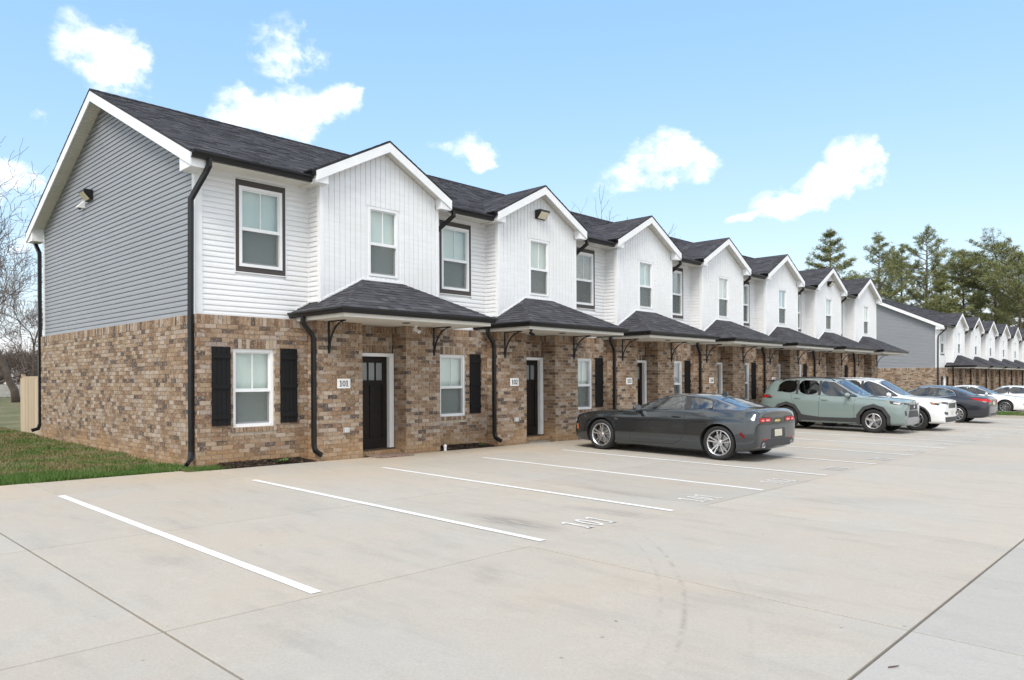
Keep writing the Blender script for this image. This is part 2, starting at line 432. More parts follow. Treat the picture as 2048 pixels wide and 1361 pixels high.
lot = MB()
def sheet(mb, x0, x1, y0, y1, dz, n=1):
    xs_ = [x0 + (x1 - x0) * i / n for i in range(n + 1)]
    for i in range(n): mb.quad(*[(x, y, gz(x, y) + dz) for x, y in ((xs_[i], y0), (xs_[i + 1], y0), (xs_[i + 1], y1), (xs_[i], y1))])
sheet(lot, -14, 41.5, -16, 12.62, -.030, 12); sheet(lot, 41.5, 95, -16, 5.2, -.030, 10); sheet(lot, 46.5, 95, 5.2, 12.62, -.030, 8)
lot_o = lot.build('parking_lot', M_JOINT, kind='structure')
lot_o['label'] = 'pale concrete parking lot in jointed slabs before the townhouses'
XJ = [-14 + 0] + [1.87 + 3.42 * i for i in range(-4, 28)]
XJ = sorted(x for x in XJ if x < 95) + [95]
YJ = [-16, -11.9, -8.55, -5.2, -1.9, 1.45, 4.80, 7.86, 11.15]
def slab(x0, x1, y0, y1, m_, gx=.006, gy=.006, dz=0.0, nm='slab'):
    b = .004; mb = MB(); jit = random.uniform(-.002, .002) + dz
    A = [(x0 + gx, y0 + gy), (x1 - gx, y0 + gy), (x1 - gx, y1 - gy), (x0 + gx, y1 - gy)]
    B = [(x0 + gx + b, y0 + gy + b), (x1 - gx - b, y0 + gy + b), (x1 - gx - b, y1 - gy - b), (x0 + gx + b, y1 - gy - b)]
    n = 0
    mb.v += [(x, y, gz(x, y) - .028) for x, y in A] + [(x, y, gz(x, y) - b + jit) for x, y in A] + [(x, y, gz(x, y) + jit) for x, y in B]
    for i in range(4):
        j = (i + 1) % 4; mb.f += [(i, j, 4 + j, 4 + i), (4 + i, 4 + j, 8 + j, 8 + i)]
    mb.f.append((8, 9, 10, 11))
    return mb.build(nm, m_, lot_o)
for i in range(len(XJ) - 1):
    for j in range(len(YJ) - 1):
        x0, x1, y0, y1 = XJ[i], XJ[i + 1], YJ[j], YJ[j + 1]
        if y0 >= 4.79:
            if x0 > 41.0 and x1 < 47.0: continue
            if x0 < 41.5 < x1: x1 = 41.5
            if x0 < 46.5 < x1: x0 = 46.5
        wj = .011 if abs(y1 - 1.45) < .01 else .006
        slab(x0, x1, y0, y1, M_CONC2 if y1 < 1.5 else M_CONC, .0085, .0075 if wj == .006 else .012)
XW = [-14, -7.5, -4, -.5, 3.0, 5.58, 7.9, 10.3, 12.9]
while XW[-1] < 40: XW.append(XW[-1] + 2.44)
for i in range(len(XW) - 1):
    x0, x1 = XW[i], XW[i + 1]
    slab(x0, x1, 11.15, 12.60 if x1 < 5.7 else 12.34, M_CONC, .0065, .0065, nm='walk_slab')
for i in range(14):
    slab(50 + i * 2.44, 52.44 + i * 2.44, 11.15, 12.4, M_CONC, .0065, .0065, nm='walk_slab')

# painted stall lines
def paintmat(nm_, lo_, hi_, mx_):
    mt = bpy.data.materials.new(nm_); mt.use_nodes = True
    t = NT(mt.node_tree); b = t.n['Principled BSDF']; pos = t.new('ShaderNodeNewGeometry').outputs['Position']
    n = t.noise(pos, 30, 5, .7); n2 = t.noise(pos, 2.2, 4, .6)
    c = t.mix(t.maprange(t.math('ADD', t.math('MULTIPLY', n, .6), t.math('MULTIPLY', n2, .4)), lo_, hi_, 0, mx_), (.72, .72, .71), (.44, .42, .39))
    t.l.new(c, b.inputs['Base Color']); b.inputs['Roughness'].default_value = .7; return mt
M_PAINT = paintmat('road_paint', .52, .68, .7); M_PAINT2 = paintmat('faded_paint', .40, .56, .8)
LX = [3.0, 5.56, 8.0, 10.52, 13.01, 15.55, 18.1, 20.7, 23.3, 25.9, 28.5, 31.1, 33.7, 36.3, 38.9, 41.3, 48.5, 51, 53.6, 56.2, 58.8, 61.4, 64, 66.6]
for i, x in enumerate(LX):
    mb = MB(); nseg = 14; xt = x * (1 - .0) - .06
    y0, y1 = 4.86, (11.05 if i == 0 else 10.78)
    for k in range(nseg):
        ya, yb = y0 + (y1 - y0) * k / nseg, y0 + (y1 - y0) * (k + 1) / nseg
        w0, w1 = .046 + .004 * noise.noise((x, ya * 2, 0)), .046 + .004 * noise.noise((x, yb * 2, 0))
        mb.quad((x - w0, ya, gz(x, ya) + .005), (x + w0, ya, gz(x, ya) + .005), (x + w1, yb, gz(x, yb) + .005), (x - w1, yb, gz(x, yb) + .005))
    o = mb.build('stall_line', M_PAINT); o['kind'] = 'structure'

# digits drawn as strokes with slab serifs, unit height 1, returned as list of rectangles/polys
def digit(ch):
    P = []
    def rect(x0, x1, y0, y1): P.append([(x0, y0), (x1, y0), (x1, y1), (x0, y1)])
    def ring(cx, cy, rx, ry, th, a0=0, a1=360, n=20):
        for i in range(n):
            a, b_ = radians(a0 + (a1 - a0) * i / n), radians(a0 + (a1 - a0) * (i + 1) / n)
            P.append([(cx + rx * cos(a), cy + ry * sin(a)), (cx + rx * cos(b_), cy + ry * sin(b_)),
                      (cx + (rx - th) * cos(b_), cy + (ry - th * .7) * sin(b_)), (cx + (rx - th) * cos(a), cy + (ry - th * .7) * sin(a))])
    def stroke(a, b_, th):
        a, b_ = Vector(a), Vector(b_); d = (b_ - a).normalized(); nn = Vector((-d.y, d.x)) * th / 2
        P.append([tuple(a + nn), tuple(b_ + nn), tuple(b_ - nn), tuple(a - nn)][::-1])
    if ch == '1': rect(.22, .40, .0, 1); rect(.06, .56, 0, .10); P.append([(.04, .80), (.22, .90), (.22, 1.0), (.04, .92)])
    elif ch == '0': ring(.31, .5, .31, .5, .17)
    elif ch == '2': ring(.31, .70, .29, .30, .16, -20, 180); stroke((.52, .60), (.10, .10), .16); rect(.03, .62, 0, .13); rect(.52, .62, 0, .24)
    elif ch == '3': ring(.30, .73, .27, .27, .15, -90, 170); ring(.30, .27, .30, .28, .16, -170, 90)
    elif ch == '4': rect(.36, .53, 0, 1); stroke((.40, .95), (.04, .30), .12); rect(.0, .66, .24, .36); rect(.24, .64, 0, .08)
    elif ch == '5': rect(.08, .56, .87, 1); rect(.08, .20, .5, 1); ring(.30, .31, .30, .31, .16, -160, 130)
    elif ch == '6': ring(.31, .31, .30, .31, .16); ring(.45, .45, .44, .54, .16, 100, 200)
    elif ch == '7': rect(.04, .60, .86, 1); rect(.04, .13, .72, 1); stroke((.54, .92), (.24, 0), .17)
    return P
def number_mesh(txt, height, place, thick, spacing=.70, xs_=1.0):
    mb = MB(); x = -len(txt) * spacing * height / 2
    for ch in txt:
        for poly in digit(ch):
            lo = [place(x + px * height * xs_, py * height, 0) for px, py in poly]; hi = [place(x + px * height * xs_, py * height, thick) for px, py in poly]
            mb.prism(lo, Vector(hi[0]) - Vector(lo[0]))
        x += spacing * height
    return mb
# bay numbers painted at the mouth of each stall, read from the lane
for i, txt in enumerate(['101', '101', '102', '102', '103', '103', '104', '104', '105', '105', '106', '106', '107', '107']):
    if i + 2 >= len(LX): break
    xc = (LX[i + 1] + LX[i + 2]) / 2
    def place(a, b_, h_, xc=xc):
        x, y = xc - .1 + a, 4.92 + b_; return (x, y, gz(x, y) + .0045 + h_)
    mb = number_mesh(txt, .40, place, .0015, .54, .62)
    o = mb.build('bay_number', M_PAINT2); o['kind'] = 'structure'

# lawn left of the end wall: real blades
M_BLADE = bpy.data.materials.new('grass_blade'); M_BLADE.use_nodes = True
t = NT(M_BLADE.node_tree); b = t.n['Principled BSDF']
pos = t.new('ShaderNodeNewGeometry').outputs['Position']; rnd = t.new('ShaderNodeNewGeometry').outputs['Random Per Island']
n = t.noise(pos, 1.1, 5, .65)
lush = t.ramp(rnd, [(0, (.045, .095, .015)), (.5, (.08, .155, .028)), (1, (.125, .20, .05))])
dry = t.ramp(rnd, [(0, (.14, .12, .05)), (.6, (.24, .19, .09)), (1, (.32, .26, .14))])
sx = t.new('ShaderNodeSeparateXYZ', inp={0: pos})
edge = t.maprange(sx.outputs[1], 13.3, 14.2, -.14, .04)
c = t.mix(t.maprange(t.math('ADD', n, edge), .44, .59, 0, .9), lush, dry)
t.l.new(c, b.inputs['Base Color']); b.inputs['Roughness'].default_value = .6; b.inputs['Specular IOR Level'].default_value = .3
gr = MB(); R = random.Random(3)
def lawn_z(x, y):
    return gz(x, y) + .035 * noise.noise((x * .9, y * .9, 0)) - .02 + max(0, min(1, (y - 12.6) / 1.0)) * .0
lw = MB()
NX, NY = 40, 60
for i in range(NX):
    for j in range(NY):
        q = [(-8 + 13.45 * (i + a) / NX, 12.61 + 27 * (j + b_) / NY) for a, b_ in ((0, 0), (1, 0), (1, 1), (0, 1))]
        lw.quad(*[(x, y, lawn_z(x, y)) for x, y in q])
o = lw.build('lawn', M_GROUND, kind='structure', smooth=True)
cnt = 0
while cnt < 62000:
    y = 12.62 + 14 * R.random() ** 1.6; x = R.uniform(.19 * y - .3, 5.5)
    if noise.noise((x * 1.3, y * 1.3, 4)) < -.22 and R.random() < .75: continue
    if x > 5.0 and y < 22 and R.random() < .5: continue
    h = R.uniform(.03, .085) * (1.15 if y < 13.6 else .8); w = R.uniform(.004, .009) * (1 + (y - 12.6) * .05)
    a = R.uniform(0, 2 * pi); l = R.uniform(0, .045); z = lawn_z(x, y) - .005
    dx, dy = cos(a) * w, sin(a) * w
    gr.v += [(x - dx, y - dy, z), (x + dx, y + dy, z), (x + sin(a) * l, y + cos(a) * l, z + h)]; k = len(gr.v); gr.f.append((k - 3, k - 2, k - 1)); cnt += 1
# a fringe of grass round the bed corner
for _ in range(2600):
    x = R.uniform(5.2, 6.05); y = R.uniform(12.36, 12.72)
    if (x - 5.2) / .85 + (12.72 - y) * .3 > 1.0 + R.uniform(-.3, .1): continue
    h = R.uniform(.03, .08); a = R.uniform(0, 6.28); w = .006; z = gz(x, y) - .01
    gr.v += [(x - cos(a) * w, y - sin(a) * w, z), (x + cos(a) * w, y + sin(a) * w, z), (x + R.uniform(-.03, .03), y + R.uniform(-.03, .03), z + h)]; k = len(gr.v); gr.f.append((k - 3, k - 2, k - 1))
o = gr.build('grass', M_BLADE); tag(o, 'patchy green and straw grass on the lawn beside the end wall', 'grass', kind='stuff')
# grass island between the two lots
isl = MB(); ir = random.Random(5)
sheet(isl, 41.6, 46.4, 5.3, 12.6, .10, 3)
o = isl.build('island_soil', M_GROUND, kind='structure')
kb = MB(); kb.box(41.45, 46.55, 5.1, 5.3, gz(44, 5) - .12, gz(44, 5) + .10); kb.box(41.45, 41.6, 5.3, 12.6, gz(44, 9) - .12, gz(44, 9) + .12); kb.box(46.4, 46.55, 5.3, 12.6, gz(44, 9) - .12, gz(44, 9) + .12)
o = kb.build('kerb', M_CONC, kind='structure')
gi = MB()
for _ in range(9000):
    x = ir.uniform(41.6, 46.4); y = ir.uniform(5.3, 12.6); z = gz(x, y) + .09; a = ir.uniform(0, 6.28); w = .012; h = ir.uniform(.05, .13)
    gi.v += [(x - cos(a) * w, y - sin(a) * w, z), (x + cos(a) * w, y + sin(a) * w, z), (x + ir.uniform(-.04, .04), y, z + h)]; k = len(gi.v); gi.f.append((k - 3, k - 2, k - 1))
o = gi.build('grass', M_BLADE); tag(o, 'grass on the kerbed island between the two parking areas', 'grass', kind='stuff')
# ------------------------------------------------------------------ townhouse row
UP_ = 4.88                      # width of one dwelling
YS, YQ, BS, BQ = 12.93, 12.75, 12.50, 12.40    # siding / brick planes of main wall and of the projecting bays
ZSB = 2.725                     # bottom of siding
LAP = .0961
EY, EZ, RY, RZ = 12.45, 5.44, 17.47, 7.82       # eave edge and ridge of the main roof
SLOPE = (RZ - EZ) / (RY - EY)
XL, XSL = 5.54, 5.62            # end wall, brick and siding planes
CR, CRL = .0794, .0086          # brick course, joint
BL = .2032

class Row:
    def __init__(s, dx, dy, dz, n, near):
        s.d = Vector((dx, dy, dz)); s.n = n; s.near = near
        s.root = empty('townhouse_row', (dx, dy, dz))
        s.singles = {'brick': 0, 'shingle': 0, 'board': 0}
    def part(s, mb, name, m_, parent=None, **kw):
        return mb.build(name, m_, parent or s.root, **kw)

def brick_cells(u0, u1, z0, z1, openings, soldier=True):
    """yield (ua, ub, za, zb, kind) for every brick of a wall panel"""
    out = []
    top = z1
    if soldier:
        zs = z1 - .165
        nb = int((u1 - u0) / .0745)
        w = (u1 - u0) / max(1, nb)
        for i in range(nb): out.append((u0 + i * w, u0 + (i + 1) * w, zs, z1, 's'))
        top = zs
    nrow = int(math.ceil((top - z0) / CR))
    for r in range(nrow):
        zb = top - r * CR; za = zb - CR
        if za < z0 - .5 * CR: break
        off = (r % 2) * BL / 2
        segs = [(u0, u1)]
        for (oa, ob, pa, pb) in openings:
            if zb > pa + .02 and za < pb - .02:
                ns = []
                for a, b_ in segs:
                    if ob <= a or oa >= b_: ns.append((a, b_)); continue
                    if oa > a: ns.append((a, oa))
                    if ob < b_: ns.append((ob, b_))
                segs = ns
        for a, b_ in segs:
            u = math.floor((a - off) / BL) * BL + off
            while u < b_ - .02:
                ua, ub = max(u, a), min(u + BL, b_)
                if ub - ua > .03: out.append((ua, ub, za, zb, 'b'))
                u += BL
    return out

def brick_wall(R_, name, O, U, N, u0, u1, z0, z1, openings=(), soldier=True, single=None, lintels=(), sills=()):
    """O origin, U along, N outward. Bricks stand 12 mm proud of the mortar bed."""
    O, U, N = Vector(O), Vector(U), Vector(N)
    P = lambda u, n, z: tuple(O + U * u + N * n + Vector((0, 0, z)))
    wall = MB()
    # mortar bed, cut round the openings
    us = sorted(set([u0 + .02, u1 - .02] + [x for o_ in openings for x in (max(u0 + .02, o_[0]), min(u1 - .02, o_[1]))]))
    for a, b_ in zip(us[:-1], us[1:]):
        if b_ - a < 1e-4: continue
        spans = [(z0, z1)]
        for (oa, ob, pa, pb) in openings:
            if oa <= a + 1e-4 and ob >= b_ - 1e-4:
                spans = [q for s_ in spans for q in ((s_[0], min(s_[1], pa)), (max(s_[0], pb), s_[1])) if q[1] - q[0] > 1e-3]
        for za, zb in spans:
            wall.hexa([P(a, -.10, za), P(b_, -.10, za), P(b_, -.012, za), P(a, -.012, za), P(a, -.10, zb), P(b_, -.10, zb), P(b_, -.012, zb), P(a, -.012, zb)])
    w = R_.part(wall, name, M_MORTAR)
    cells = brick_cells(u0, u1, z0, z1, list(openings) + [(a, b_, za, zb) for a, b_, za, zb in lintels] + [(a, b_, za, zb) for a, b_, za, zb in sills], soldier)
    for (a, b_, za, zb) in lintels:
        k = int(round((b_ - a) / .0745)); ww = (b_ - a) / k
        cells += [(a + i * ww, a + (i + 1) * ww, za, zb, 's') for i in range(k)]
    for (a, b_, za, zb) in sills:
        k = int(round((b_ - a) / .0745)); ww = (b_ - a) / k
        cells += [(a + i * ww, a + (i + 1) * ww, za, zb, 'r') for i in range(k)]
    mb = MB(); h = CRL / 2; cache = {}
    rr = random.Random(int(abs(O.x * 77 + O.y * 31) + u0 * 13))
    for (ua, ub, za, zb, kd) in cells:
        e = rr.uniform(-.0015, .0015) + (.018 if kd == 'r' else 0)
        pts = [P(ua + h, -.016, za + h), P(ub - h, -.016, za + h), P(ub - h, e, za + h), P(ua + h, e, za + h),
               P(ua + h, -.016, zb - h), P(ub - h, -.016, zb - h), P(ub - h, e, zb - h), P(ua + h, e, zb - h)]
        if single and single(ua, ub, za, zb) and R_.singles['brick'] < 300:
            R_.singles['brick'] += 1
            L, H = round(ub - ua, 3), round(zb - za, 3); key = (L, H, kd)
            c0 = O + U * ua + Vector((0, 0, za))
            if key not in cache:
                b1 = MB(); q0 = [Vector(p) - c0 for p in pts]; b1.hexa(q0); cache[key] = b1.mesh('brick', M_BRICK1)
            ob = link('brick', cache[key], w); ob.location = c0
        else:
            n = len(mb.v); mb.v += pts
            mb.f += [tuple(n + i for i in q) for q in ((3, 2, 6, 7), (4, 5, 1, 0)[::-1], (4, 7, 6, 5)[::-1], (0, 1, 2, 3)[::-1], (0, 3, 7, 4), (1, 5, 6, 2))]
    if mb.v:
        o = R_.part(mb, 'brickwork', M_BRICK, w); o['kind'] = 'stuff'
    return w

def lap_siding(R_, name, O, U, N, z0, z1, span, m_, singles, holes=()):
    """horizontal vinyl courses; span(z)->(ua,ub)"""
    O, U, N = Vector(O), Vector(U), Vector(N)
    P = lambda u, n, z: tuple(O + U * u + N * n + Vector((0, 0, z)))
    back = MB()
    a, b_ = span(z0); a2, b2 = span(z1)
    zt = z1
    # backing sheet as strips so it follows the outline
    nst = int((z1 - z0) / LAP) + 1
    for i in range(nst):
        za, zb = z0 + i * LAP, min(z1, z0 + (i + 1) * LAP)
        if zb - za < .004: continue
        (a, b_), (c, d) = span(za), span(zb)
        if b_ - a < .01: continue
        hs_ = [(max(a, ha), min(b_, hb)) for ha, hb, pa, pb in holes if za >= pa - .02 and zb <= pb + .02]
        segs = [(a, b_, c, d)]
        for ha, hb in hs_:
            segs = [s2 for (p, q, p2, q2) in segs for s2 in ((p, min(q, ha), p2, min(q2, ha)), (max(p, hb), q, max(p2, hb), q2)) if s2[1] - s2[0] > .01]
        for (p, q, p2, q2) in segs:
            back.hexa([P(p, -.06, za), P(q, -.06, za), P(q, -.008, za), P(p, -.008, za), P(p2, -.06, zb), P(q2, -.06, zb), P(q2, -.008, zb), P(p2, -.008, zb)])
    w = R_.part(back, name, m_)
    allb = MB()
    for i in range(nst):
        za, zb = z0 + i * LAP, min(z1, z0 + (i + 1) * LAP)
        if zb - za < .02: continue
        (a, b_), (c, d) = span(za), span(zb)
        if b_ - a < .03: continue
        segs = [(a, b_, c, d)]
        for ha, hb, pa, pb in holes:
            if zb > pa + .015 and za < pb - .015:
                segs = [s2 for (p, q, p2, q2) in segs for s2 in ((p, min(q, ha), p2, min(q2, ha)), (max(p, hb), q, max(p2, hb), q2)) if s2[1] - s2[0] > .02]
        lip = .016; m1 = za + (zb - za) * .45
        for (p, q, p2, q2) in segs:
            tgt = MB() if (singles and R_.singles['board'] < 300) else allb
            pm, qm = p + (p2 - p) * .45, q + (q2 - q) * .45
            # dutch-lap profile: butt lip, upper part leaning in
            n = len(tgt.v)
            tgt.v += [P(p, -.006, za + .002), P(q, -.006, za + .002), P(q, lip, za), P(p, lip, za), P(qm, lip - .002, m1), P(pm, lip - .002, m1), P(q2, .0, zb), P(p2, .0, zb)]
            tgt.f += [(n, n + 1, n + 2, n + 3), (n + 3, n + 2, n + 4, n + 5), (n + 5, n + 4, n + 6, n + 7)]
            if tgt is not allb:
                R_.singles['board'] += 1; R_.part(tgt, 'siding_board', m_, w)
    if allb.v:
        o = R_.part(allb, 'siding_courses', m_, w); o['kind'] = 'stuff'
    return w

def shingle_plane(R_, parent, O, A, S, smax, span, singles=0, expo=.143, seed=1, name='shingles', skip=None):
    """rows of tabs on a roof plane: A along the eave, S up the slope, span(s)->(a0,a1)"""
    O, A, S = Vector(O), Vector(A).normalized(), Vector(S).normalized(); N = A.cross(S).normalized()
    if N.z < 0: N = -N
    rr = random.Random(seed); mb = MB(); rows = int(math.ceil(smax / expo))
    for r in range(rows):
        s0, s1 = r * expo, min((r + 1) * expo, smax)
        if s1 - s0 < .01: continue
        (a0, a1), (b0, b1) = span(s0), span(s1)
        lo, hi = min(a0, b0), max(a1, b1)
        if a1 - a0 < .02: continue
        a = lo - rr.uniform(0, .2)
        while a < hi:
            w = rr.choice((.12, .16, .2, .26, .33)) * rr.uniform(.9, 1.1)
            p, q = max(a, a0), min(a + w, a1); p2, q2 = max(a, b0), min(a + w, b1)
            a += w
            if q - p < .01 and q2 - p2 < .01: continue
            if skip and skip(p, q, s0): continue
            if q < p: p = q = min(max((p2 + q2) / 2, a0), a1)
            if q2 < p2: p2 = q2 = min(max((p + q) / 2, b0), b1)
            t1 = rr.choice((.006, .006, .012)); g_ = .002
            L = lambda u, s_, n: O + A * u + S * s_ + N * n
            pts = [L(p + g_, s0 - .004, .0), L(q - g_, s0 - .004, .0), L(q2 - g_, s1 + .012, .0), L(p2 + g_, s1 + .012, .0),
                   L(p + g_, s0 - .004, t1 + .003), L(q - g_, s0 - .004, t1 + .003), L(q2 - g_, s1 + .012, .003), L(p2 + g_, s1 + .012, .003)]
            if singles and R_.singles['shingle'] < singles:
                R_.singles['shingle'] += 1
                b1_ = MB(); c0 = pts[0].copy(); b1_.hexa([x - c0 for x in pts]); ob = b1_.build('shingle', M_SH1, parent); ob.location = c0
            else:
                n = len(mb.v); mb.v += [tuple(x) for x in pts]
                mb.f += [(n + 4, n + 5, n + 6, n + 7), (n, n + 1, n + 5, n + 4), (n + 1, n + 2, n + 6, n + 5), (n + 3, n, n + 4, n + 7), (n, n + 3, n + 2, n + 1)]
    if mb.v:
        o = R_.part(mb, name, M_SH, parent); o['kind'] = 'stuff'

def gutter(R_, p0, p1, outdir, parent=None, h=.115, w=.12, name='gutter', m0=0.0, m1=0.0):
    """K-style trough from p0 to p1 (top back edge), profile opens towards outdir; m0/m1 lengthen the outer lip for mitres"""
    p0, p1, D = Vector(p0), Vector(p1), Vector(outdir).normalized(); Z = Vector((0, 0, 1)); T = (p1 - p0).normalized()
    prof = [(0, 0), (0, -h), (w * .55, -h), (w * .72, -h * .55), (w, -h * .25), (w, 0), (w - .008, 0), (w - .008, -h * .2), (w * .68, -h * .5), (w * .5, -h + .012), (.008, -h + .012), (.008, 0)]
    mb = MB(); k = len(prof)
    for q, sg, mm in ((p0, -1, m0), (p1, 1, m1)):
        mb.v += [tuple(q + D * a + Z * b_ + T * (sg * mm * a / w)) for a, b_ in prof]
    for i in range(k):
        j = (i + 1) % k; mb.f.append((i, j, k + j, k + i))
    mb.f += [tuple(range(k))[::-1], tuple(range(k, 2 * k))]
    return R_.part(mb, name, M_BLACK, parent)

def downspout(R_, path, updir, w=.085, d=.062, name='downspout', parent=None):
    mb = MB(); mb.rectpipe(path, w, d, updir); o = R_.part(mb, name, M_BLACK, parent)
    return o

def window(R_, O, U, N, u0, u1, z0, z1, style, rnd, shut=False):
    """double hung window. style: 'trim' dark surround, 'bare' gable, 'brick' lower"""
    O, U, N = Vector(O), Vector(U), Vector(N)
    def P(u, n, z): return O + U * u + N * n + Vector((0, 0, z))
    def bx(mb, ua, ub, na, nb, za, zb):
        mb.hexa([P(ua, na, za), P(ub, na, za), P(ub, nb, za), P(ua, nb, za), P(ua, na, zb), P(ub, na, zb), P(ub, nb, zb), P(ua, nb, zb)])
    root = empty('window', (0, 0, 0), R_.root)
    if style == 'trim':
        tw, th, tb = .070, .112, .10
        for (a, b_, c, d, nm) in ((u0 - tw, u1 + tw, z1, z1 + th, 'head_trim'), (u0 - tw, u1 + tw, z0 - tb, z0, 'sill_trim'), (u0 - tw, u0, z0, z1, 'side_trim'), (u1, u1 + tw, z0, z1, 'side_trim')):
            mb = MB(); bx(mb, a, b_, -.03, .022, c, d); R_.part(mb, nm, M_DKBRN, root)
        mb = MB(); j = .016
        for (a, b_, c, d) in ((u0 - tw - j, u1 + tw + j, z1 + th, z1 + th + j), (u0 - tw - j, u1 + tw + j, z0 - tb - j, z0 - tb), (u0 - tw - j, u0 - tw, z0 - tb, z1 + th), (u1 + tw, u1 + tw + j, z0 - tb, z1 + th)):
            bx(mb, a, b_, -.03, .026, c, d)
        R_.part(mb, 'channel', M_TRIM, root)
    fw_ = .055; n0, n1 = (-.07, .03) if style != 'brick' else (-.13, -.035)
    if style == 'bare': fw_ = .045; n1 = .018
    fr = MB()
    bx(fr, u0, u0 + fw_, n0, n1, z0, z1); bx(fr, u1 - fw_, u1, n0, n1, z0, z1)
    bx(fr, u0 + fw_, u1 - fw_, n0, n1, z1 - fw_, z1); bx(fr, u0 + fw_, u1 - fw_, n0, n1 + .006, z0, z0 + fw_)
    R_.part(fr, 'frame', M_TRIM, root)
    zm = z0 + (z1 - z0) * .475
    a, b_ = u0 + fw_, u1 - fw_
    s_ = MB(); sw = .022
    bx(s_, a, a + sw, n0 + .03, n1 - .028, zm, z1 - fw_); bx(s_, b_ - sw, b_, n0 + .03, n1 - .028, zm, z1 - fw_); bx(s_, a + sw, b_ - sw, n0 + .03, n1 - .028, z1 - fw_ - sw, z1 - fw_)
    bx(s_, a, b_, n0 + .02, n1 - .010, zm - .035, zm + .025)
    bx(s_, (a + b_) / 2 - .008, (a + b_) / 2 + .008, n0 + .035, n1 - .034, zm + .025, z1 - fw_ - sw)
    R_.part(s_, 'sash', M_TRIM, root)
    s2 = MB(); bx(s2, a, a + .03, n0 + .01, n1 - .045, z0 + fw_, zm - .035); bx(s2, b_ - .03, b_, n0 + .01, n1 - .045, z0 + fw_, zm - .035); bx(s2, a + .03, b_ - .03, n0 + .01, n1 - .045, z0 + fw_, z0 + fw_ + .035)
    R_.part(s2, 'sash', M_TRIM, root)
    for (za, zb, nn) in ((zm + .02, z1 - fw_ - .01, n1 - .045), (z0 + fw_ + .02, zm - .03, n1 - .06)):
        mb = MB(); bx(mb, a + .01, b_ - .01, nn - .004, nn, za, zb); R_.part(mb, 'pane', M_GLASS, root)
    mb = MB(); mb.quad(P(a + .004, n1 - .042, z0 + fw_ + .003), P(b_ - .004, n1 - .042, z0 + fw_ + .003), P(b_ - .004, n1 - .042, zm - .038), P(a + .004, n1 - .042, zm - .038))
    R_.part(mb, 'insect_screen', M_SCREEN, root)
    # slatted blind
    bl = MB(); nb_ = n0 - .045; pitch = .0245 if R_.near else .05; drop = z0 + .03 + (0 if rnd.random() < .85 else (z1 - z0) * .3)
    z = z1 - .05; tilt = rnd.choice((1.22, 1.28, 1.34)) if (shut or rnd.random() < .5) else rnd.choice((.55, .8, 1.0))
    if shut: drop = z0 + .03
    while z > drop:
        dy, dzz = cos(tilt) * .0135, sin(tilt) * .0135
        bl.quad(P(a - .03, nb_ + dy, z - dzz), P(b_ + .03, nb_ + dy, z - dzz), P(b_ + .03, nb_ - dy, z + dzz), P(a - .03, nb_ - dy, z + dzz)); z -= pitch
    bx(bl, a - .03, b_ + .03, nb_ - .02, nb_ + .02, z1 - .06, z1 - .02)
    R_.part(bl, 'blind', M_BLIND, root)
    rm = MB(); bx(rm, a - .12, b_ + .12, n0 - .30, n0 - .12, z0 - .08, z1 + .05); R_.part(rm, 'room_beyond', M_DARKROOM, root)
    rv = MB()
    for (ua, ub, za, zb) in ((u0 - .03, u0 + .01, z0 - .03, z1 + .03), (u1 - .01, u1 + .03, z0 - .03, z1 + .03), (u0 + .01, u1 - .01, z1 - .01, z1 + .03), (u0 + .01, u1 - .01, z0 - .03, z0 + .01)):
        bx(rv, ua, ub, n0 - .14, n0 - .002, za, zb)
    R_.part(rv, 'reveal', M_TRIM, root)
    return root

def shutter(R_, x0, x1, yf, z0, z1):
    root = empty('shutter', (0, 0, 0), R_.root)
    n = 4; w = (x1 - x0) / n
    for i in range(n):
        mb = MB(); mb.box(x0 + i * w + .003, x0 + (i + 1) * w - .003, yf - .030, yf - .002, z0, z1); R_.part(mb, 'board', M_SHUT, root)
    mb = MB(); mb.box(x0 + .01, x1 - .01, yf - .024, yf - .004, z0 + .01, z1 - .01); R_.part(mb, 'backing', M_SHUT, root)
    for zc in (z1 - .16, (z0 + z1) / 2, z0 + .16):
        mb = MB(); mb.box(x0 + .004, x1 - .004, yf - .050, yf - .030, zc - .042, zc + .042); R_.part(mb, 'batten', M_SHUT, root)
    return root

